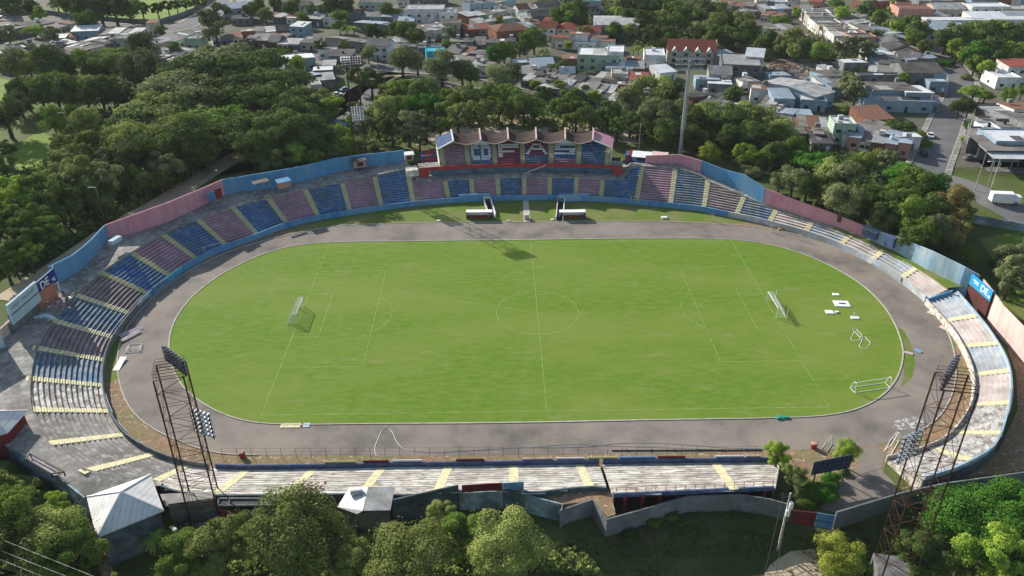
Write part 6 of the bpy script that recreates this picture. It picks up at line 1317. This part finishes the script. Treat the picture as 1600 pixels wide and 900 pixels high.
    if typ in 'mf' and rs.random()<.25:
        mb=MB(); cx=rs.uniform(-.3,.3)*w; mb.box((cx,Y*.4,max(z0,z1)+.75),(1.6,1.4,1.3)); mb.build('roof_box',M[rs.choice(['hwhite','hgrey','rzinc'])],ro)
    elif rs.random()<.12 and typ!='o':
        mb=MB(); cx=rs.uniform(-.3,.3)*w; zt=h+(.9 if typ in'gvh' else .5); mb.cone((cx,-Y*.2,zt-.4),(cx,-Y*.2,zt+.8),.5,.5,10); mb.cone((cx,-Y*.2,zt+.8),(cx,-Y*.2,zt+1.0),.5,.15,10); mb.build('water_tank',M[rs.choice(['dark','white'])],ro)
    # street front: windows and door
    if typ!='o':
        n=max(1,min(4,int(w/3.2))); fl=2 if h>5.4 else 1
        for f_ in range(fl):
            for i in range(n):
                cx=-w/2+w*(i+.5)/n; zb=1.0+f_*2.9
                if f_==0 and i==n//2 and n>1:
                    mb=MB(); mb.box((cx,-Y-.03,1.05),(1.0,.08,2.1)); mb.build('door',M[rs.choice(['dark','hgrey','dblue','white'])],e_); continue
                mb=MB(); mb.box((cx,-Y-.02,zb+.55),(min(1.5,w/n*.5),.06,1.1)); wi=mb.build('window',M['glass'],e_)
                if px and h>4.5: mb=MB(); mb.box((cx,-Y-.05,zb-.05),(min(1.7,w/n*.6),.12,.1)); mb.build('sill',M['frame'],wi)
        for s in(-1,1):
            if d>7 and rs.random()<.6: mb=MB(); mb.box((s*(X+.02),0,1.5),(.06,1.3,1.0)); mb.build('window',M['glass'],e_)
SZ=sorted(HS,key=lambda q:-(q[4]*(q[6]+.35*q[5]))/np.linalg.norm(np.array([q[2],q[3],8])-C0)**1.5); REST=SZ[282:]; HS=SZ[:282]
rmb=MB(); rcol=[]
rme_mats=['hgrey','hwhite','hcream','rgrey','rzinc','rbrown']
for q in REST:
    rs=random.Random(int(q[2]*7+q[3])); g=Hout(q[2],q[3]); w,d,h,rz=max(q[4],3),q[5],q[6],q[7]; n0=len(rmb.f); rmb.box((q[2],q[3],g+h/2-.15),(w,d,h+.3),rz); rcol+=[rs.randrange(3)]*(len(rmb.f)-n0); n0=len(rmb.f); rmb.box((q[2],q[3],g+h+.22),(w+.5,d+.6,.1),rz,R(rs.uniform(2,6))); rcol+=[3+rs.choice([0,0,0,1,2])]*(len(rmb.f)-n0)
    for s_ in(-.25,.25):
        n0=len(rmb.f); c_,s2=math.cos(rz),math.sin(rz); rmb.box((q[2]+c_*w*s_+s2*(d/2+.02),q[3]+s2*w*s_-c_*(d/2+.02),g+1.5),(1.2,.06,1.1),rz); rcol+=[6]*(len(rmb.f)-n0)
o=rmb.build('distant_small_houses',M['hgrey']); o['kind']='stuff'
for k in rme_mats[1:]+['glass']: o.data.materials.append(M[k])
if len(o.data.polygons)==len(rcol): o.data.polygons.foreach_set('material_index',rcol)
cnt={}
for q in HS: cnt.setdefault((q[0],q[8],q[9],q[10] in 'vo'),[]).append(q)
nh=0
for (zn,rf,wl,_),L in cnt.items():
    L.sort(key=lambda q:q[1])
    for i,(z_,px,x,y,w,d,h,rz,rf_,wl_,ty) in enumerate(L):
        kind={'v':'warehouse','o':'open workshop'}.get(ty,'house'); base=f'{RW[rf]} {kind} with {WW[wl]} walls'
        lab=(f'{ORD[i]} {base} from left {zn}' if len(L)>1 else f'{base} {zn}'); w_=lab.split()
        if len(w_)>16: lab=lab.replace(' with '+WW[wl]+' walls',' '+WW[wl]+'-walled'); lab=(f'{ORD[i]} {WW[wl]} {RW[rf]} {kind} from left {zn}' if len(L)>1 else f'{WW[wl]} {RW[rf]} {kind} {zn}')
        house(x,y,w,d,h,rz,rf,wl,ty,lab,'houses '+zn,1); nh+=1
print('houses',nh)
# mansard block with four gablets
p=atg(1078,96,0); e_=empty('house',(p[0],p[1],5.5),'long red mansard roofed block with four white gablets behind the right trees','house','houses '+z8,rz=R(-9))
mb=MB(); w,d,h=20.5,11,5.6; mb.box((0,0,h/2-.1),(w,d,h+.2)); mb.build('wall',M['hcream'],e_)
mb=MB(); v=[(-w/2-.3,-d/2-.4,h),(w/2+.3,-d/2-.4,h),(w/2+.3,d/2+.3,h),(-w/2-.3,d/2+.3,h),(-w/2-.3,d*.15,h+3.6),(w/2+.3,d*.15,h+3.6)]; mb.add(v,[(0,1,5,4),(2,3,4,5),(3,2,1,0)]); mb.build('roof',M['rtile'],e_)
mb=MB(); mb.add([(w/2,-d/2,h-.1),(w/2,d/2,h-.1),(w/2,d*.15,h+3.5),(w/2+.36,-d/2,h-.1),(w/2+.36,d/2,h-.1),(w/2+.36,d*.15,h+3.75)],[(0,1,2),(5,4,3),(0,3,4,1),(1,4,5,2),(2,5,3,0)]); mb.build('gable_wall',M['hwhite'],e_)
for i in range(4):
    cx=-w/2+w*(i+.6)/4.2; mb=MB(); mb.add([(cx-1.5,-d/2-.5,h-.2),(cx+1.5,-d/2-.5,h-.2),(cx,-d/2-.5,h+1.5),(cx-1.5,-d/2+1.,h-.2),(cx+1.5,-d/2+1.,h-.2),(cx,-d/2+3.,h+1.5)],[(0,1,2),(0,2,5,3),(1,4,5,2),(0,3,4,1)]); mb.build('gablet',M['hwhite'],e_)
    mb=MB(); mb.box((cx,-d/2-.03,4.1),(1.5,.08,1.2)); mb.build('window',M['glass'],e_)
    mb=MB(); mb.box((cx,-d/2-.03,1.4),(1.5,.08,1.5)); mb.build('window',M['glass'],e_)
# long road wall top left, blue boundary wall near rubble, other town walls
def townwall(pxs,h,mt,label,t=.25):
    P=[atg(x,y)[:2] for x,y in pxs]; P=list(resample(P,False,4,1)); mb=MB(); mb.wall(P,[Hout(*p)+h for p in P],[Hout(*p)-.3 for p in P],t); tag(mb.build('boundary_wall',M[mt]),label,'wall')
townwall([(-30,28),(60,22),(110,27),(170,33),(240,37),(262,33),(300,20),(335,-2)],2.2,'wgrey','long grey wall along the road at the top left')
townwall([(1160,118),(1185,124),(1222,128),(1234,132)],3.2,'wlblue','pale blue panel wall in front of the rubble lot')
townwall([(740,22),(770,14),(800,8)],2.6,'hblue','pale blue arched fence at the top centre')
townwall([(1358,120),(1400,124)],3.0,'wgrey','grey yard wall beside the curving street')
townwall([(600,135),(620,124),(645,121),(690,130),(740,142),(770,146)],1.0,'kerb','low curved wall of the park behind the left lattice tower')
townwall([(500,186),(520,192),(545,200),(560,206)],1.6,'board','low white wall beside the car park behind the far left trees')
townwall([(1500,345),(1530,350),(1600,362),(1680,378)],2.2,'wlblue2','pale wall along the street at the right edge')
townwall([(690,205),(720,190),(745,186)],.6,'kerb','low kerb wall on the sandy lot')if False else None
# ------------------------------------------------------------ cars
def car(px,py,rz,body,label,van=False,truck=False):
    p=atg(px,py); e_=empty('truck' if truck else 'parked_car',(p[0],p[1],p[2]+.09),label,'truck' if truck else 'car',None if truck else 'cars parked around the streets',rz=R(rz))
    if truck:
        mb=MB(); mb.box((-.8,0,1.9),(5.6,2.3,2.3)); mb.box((-.8,0,3.07),(5.5,2.2,.06)); mb.build('cargo_box',M['white'],e_); mb=MB(); mb.box((3.0,0,1.4),(1.7,2.1,1.9)); mb.build('cab',M['white'],e_); mb=MB(); mb.box((3.87,0,1.8),(.06,1.9,.8)); mb.build('windscreen',M['glass'],e_); ws=[(-2.6,-1),(-2.6,1),(2.8,-1),(2.8,1)]; wr=.48; wy=1.02
    else:
        L,W=4.2,1.7; H1,H2=.78,1.42; mb=MB()
        prof=[(-2.1,.3),(-2.1,.72),(-1.9,.82),(-1.15 if not van else -1.95,.88),(1.1,.86),(1.95,.68),(2.1,.55),(2.1,.3)]
        n=len(prof); mb.add([(x,-W/2,z) for x,z in prof]+[(x,W/2,z) for x,z in prof],[tuple(range(n-1,-1,-1)),tuple(range(n,2*n))]+[(i,(i+1)%n,n+(i+1)%n,n+i) for i in range(n)]); mb.build('body',M[body],e_)
        cab=[(-1.5 if not van else -2.0,.88),(-1.0 if not van else -1.8,1.38),(.25,1.4),(1.0,.87)]; mb=MB(); mb.add([(x,-W/2+.08+(.1 if z>1 else 0),z) for x,z in cab]+[(x,W/2-.08-(.1 if z>1 else 0),z) for x,z in cab],[(3,2,1,0),(4,5,6,7),(0,1,5,4),(1,2,6,5),(2,3,7,6)]); mb.build('windows',M['glass'],e_)
        mb=MB(); mb.box((-.35 if not van else -.75,0,1.42),(1.25 if not van else 2.1,1.3,.05)); mb.build('roof',M[body],e_); ws=[(-1.3,-1),(-1.3,1),(1.3,-1),(1.3,1)]; wr=.33; wy=.78
    for x,s in ws:
        mb=MB(); mb.cone((x,s*(wy-.1),wr),(x,s*(wy+.1),wr),wr,wr,12); w_=mb.build('wheel',M['dark'],e_); mb=MB(); mb.cone((x,s*(wy+.1),wr),(x,s*(wy+.13),wr),wr*.5,wr*.45,8); mb.build('rim',M['steel'],w_)
for a in [(351,68,10,'white','white car parked beside the large loose leafed tree at the upper left'),(277,55,5,'dark','dark car at the gatehouse of the upper left street'),(256,74,30,'hgrey','grey car parked behind the gatehouse houses'),(1453,160,20,'white','white van parked beside the long pale blue building'),(1514,249,12,'hgrey','silver car on the driveway by the kerb at the right'),(1453,214,70,'white','white car in the shade on the left side of the junction street'),(1443,243,75,'dark','dark car parked under the clipped hedge tree by the junction'),(1471,150,65,'dark','dark car parked in the shade of the curving street'),(1284,47,60,'steelblue','blue car on the pale lane at the top right'),(1310,64,60,'dark','dark car on the pale lane at the top right'),(540,142,30,'steelblue','blue car in the car park behind the lattice tower'),(527,150,30,'white','white car in the car park behind the lattice tower'),(532,176,120,'dark','dark car near the slim trees left of the lattice tower'),(1008,216,80,'dblue','dark blue car on the sandy lot right of the covered stand'),(492,130,60,'white','white car beside the awnings at the upper left'),(1455,3,0,'hgrey','grey car at the top right corner street'),(690,124,20,'hgrey','grey car on the road behind the olive trees')]:
    car(a[0],a[1],a[2],a[3],a[4],van='van' in a[4])
car(1567,318,-8,'white','white box truck standing on the street at the right edge',truck=True)
# utility poles in the town
for px,py,h,lab in((1503,232,10,'grey concrete pole on the pavement beside the clipped hedge, right junction'),(1548,296,9,'steel pole in front of the open workshop at the right'),(1512,212,9,'concrete pole beside the grey flat roofs at the right'),(572,98,9,'grey street pole beside the white two storey house'),(892,144,9,'grey pole among the dark roofs behind the covered stand'),(1450,176,8,'slanted pole at the corner of the pale blue building'),(653,92,8,'thin pole near the turquoise house'),(1523,298,7,'white topped pole on the kerb of the right junction'),(758,206,9,'thin pole on the sandy lot behind the covered stand'),(998,232,8,'pole on the sandy lot right of the covered stand'),(1598,382,7,'leaning white post at the right edge')):
    c=atg(px,py); e_=empty('utility_pole',tuple(c),lab,'utility pole'); mb=MB(); mb.cone((0,0,-.2),(0,0,h),.15,.1,8); mb.build('pole',M['concl'],e_); mb=MB(); mb.box((0,0,h-.4),(1.6,.1,.1)); mb.build('crossarm',M['dark'],e_)
# rubble heaps
gsheet('bare_earth',[(1190,905),(1205,880),(1235,862),(1270,858),(1290,875),(1280,920),(1200,930)],M['sand'],.06)
gsheet('bare_earth',[(125,800),(140,812),(165,850),(180,905),(160,905),(145,860)],M['dirt'],.06)
rs=random.Random(21)
for i,(px,py) in enumerate([(1212,108),(1235,114),(1262,108),(1278,116),(1228,102)]):
    c=atg(px,py); mb=MB()
    for k in range(60):
        a,r=rs.random()*6.28,rs.random()**.6*5.5; s=rs.uniform(.3,1.1); hgt=1.4*(1-r/6); mb.box((r*math.cos(a)*1.3,r*math.sin(a),max(.1,rs.random()*hgt)),(s,s*rs.uniform(.4,1),s*.5),rs.random()*3,rs.uniform(-.5,.5))
    o=mb.build('rubble_heap',M[['rubble','hgrey','rubble','sand','hbrick'][i]]); o.location=c; tag(o,['leftmost','central grey','right','pale far right','rear reddish'][i]+' rubble heap on the demolition lot','rubble')
# ------------------------------------------------------------ undergrowth (stuff)
from mathutils import noise as mnoise
def scatter(name,polys,n,size,mt,seed,hgt=.5):
    rs=np.random.RandomState(seed); P=[];N=[]
    for poly in polys:
        A=np.array([atg(x,y)[:2] for x,y in poly]); lo,hi=A.min(0),A.max(0); X2,Y2=np.roll(A[:,0],-1),np.roll(A[:,1],-1); k=0
        c=rs.uniform(lo,hi,size=(n,2)); 
        ok=np.zeros(n,bool)
        for j in range(len(A)):
            cond=(A[j,1]>c[:,1])!=(Y2[j]>c[:,1]); xi=(X2[j]-A[j,0])*(c[:,1]-A[j,1])/(Y2[j]-A[j,1]+1e-9)+A[j,0]; ok^=cond&(c[:,0]<xi)
        c=c[ok]; clump=np.array([mnoise.noise(Vector((a*.22,b*.22,seed)))+.5*mnoise.noise(Vector((a*.9,b*.9,seed))) for a,b in c])*2; c=c[clump>-.25]; cl=clump[clump>-.25]
        z=np.array([Hout(a,b) for a,b in c]); h=rs.rand(len(c))*hgt*(1+1.6*np.maximum(cl,0)); P.append(np.column_stack([c,z+h])); 
    P=np.vstack(P); nn=rs.normal(size=P.shape)*.4+np.array([0,0,1]); nn/=np.linalg.norm(nn,axis=1)[:,None]
    o=bpy.data.objects.new(name,leafmesh(name,quads(P,nn,size,rs,.5),LM[mt])); COL.objects.link(o); o['kind']='stuff'; return o
scatter('undergrowth',[[(-40,745),(60,752),(125,800),(150,850),(190,905),(-60,930)],[(255,835),(340,830),(540,840),(620,850),(900,850),(940,905),(200,930)]],42000,.42,'N',3,.7)
scatter('weeds',[[(885,830),(1010,815),(1240,832),(1400,812),(1700,775),(1700,960),(850,960)]],30000,.2,'S',5,.16)
scatter('tall_weeds',[[(885,830),(950,842),(1010,815),(1080,800),(1160,800),(1240,832),(1310,836),(1400,812),(1500,790),(1500,830),(1380,900),(1290,905),(1260,860),(1190,870),(1100,905),(900,905)]],5000,.2,'S',31,.25)
scatter('shrubbery',[[(88,205),(120,185),(180,170),(300,230),(330,262),(180,345),(40,425),(-60,450),(-60,275),(30,275),(90,250)]],42000,.8,'S',8,1.3)
scatter('shrub_cover',[[(480,235),(560,175),(640,140),(760,146),(840,170),(960,172),(1120,180),(1240,215),(1400,262),(1520,360),(1440,380),(1330,330),(1180,270),(1060,232),(1010,226),(900,210),(800,204),(700,200),(600,232),(500,252)]],60000,.7,'S',9,1.2)
scatter('belt_cover',[[(830,-8),(880,48),(960,62),(1000,80),(1060,78),(1150,82),(1190,96),(1230,88),(1330,96),(1370,84),(1330,62),(1250,68),(1190,60),(1130,20),(1110,-8)],[(1470,70),(1480,88),(1520,112),(1560,120),(1700,115),(1700,55),(1480,52)]],60000,1.0,'O',12,2.0)
# ------------------------------------------------------------ air
mb=MB(); mb.box((0,600,48),(2600,2400,130)); hz=mb.build('haze',M['white']); hz['kind']='stuff'
hm=bpy.data.materials.new('haze_air'); hm.use_nodes=True; n=hm.node_tree.nodes; n.remove(n['Principled BSDF']); pv=n.new('ShaderNodeVolumePrincipled'); pv.inputs['Color'].default_value=(.82,.86,.93,1); pv.inputs['Density'].default_value=.00006; hm.node_tree.links.new(pv.outputs[0],n['Material Output'].inputs['Volume']); hz.data.materials.clear(); hz.data.materials.append(hm)
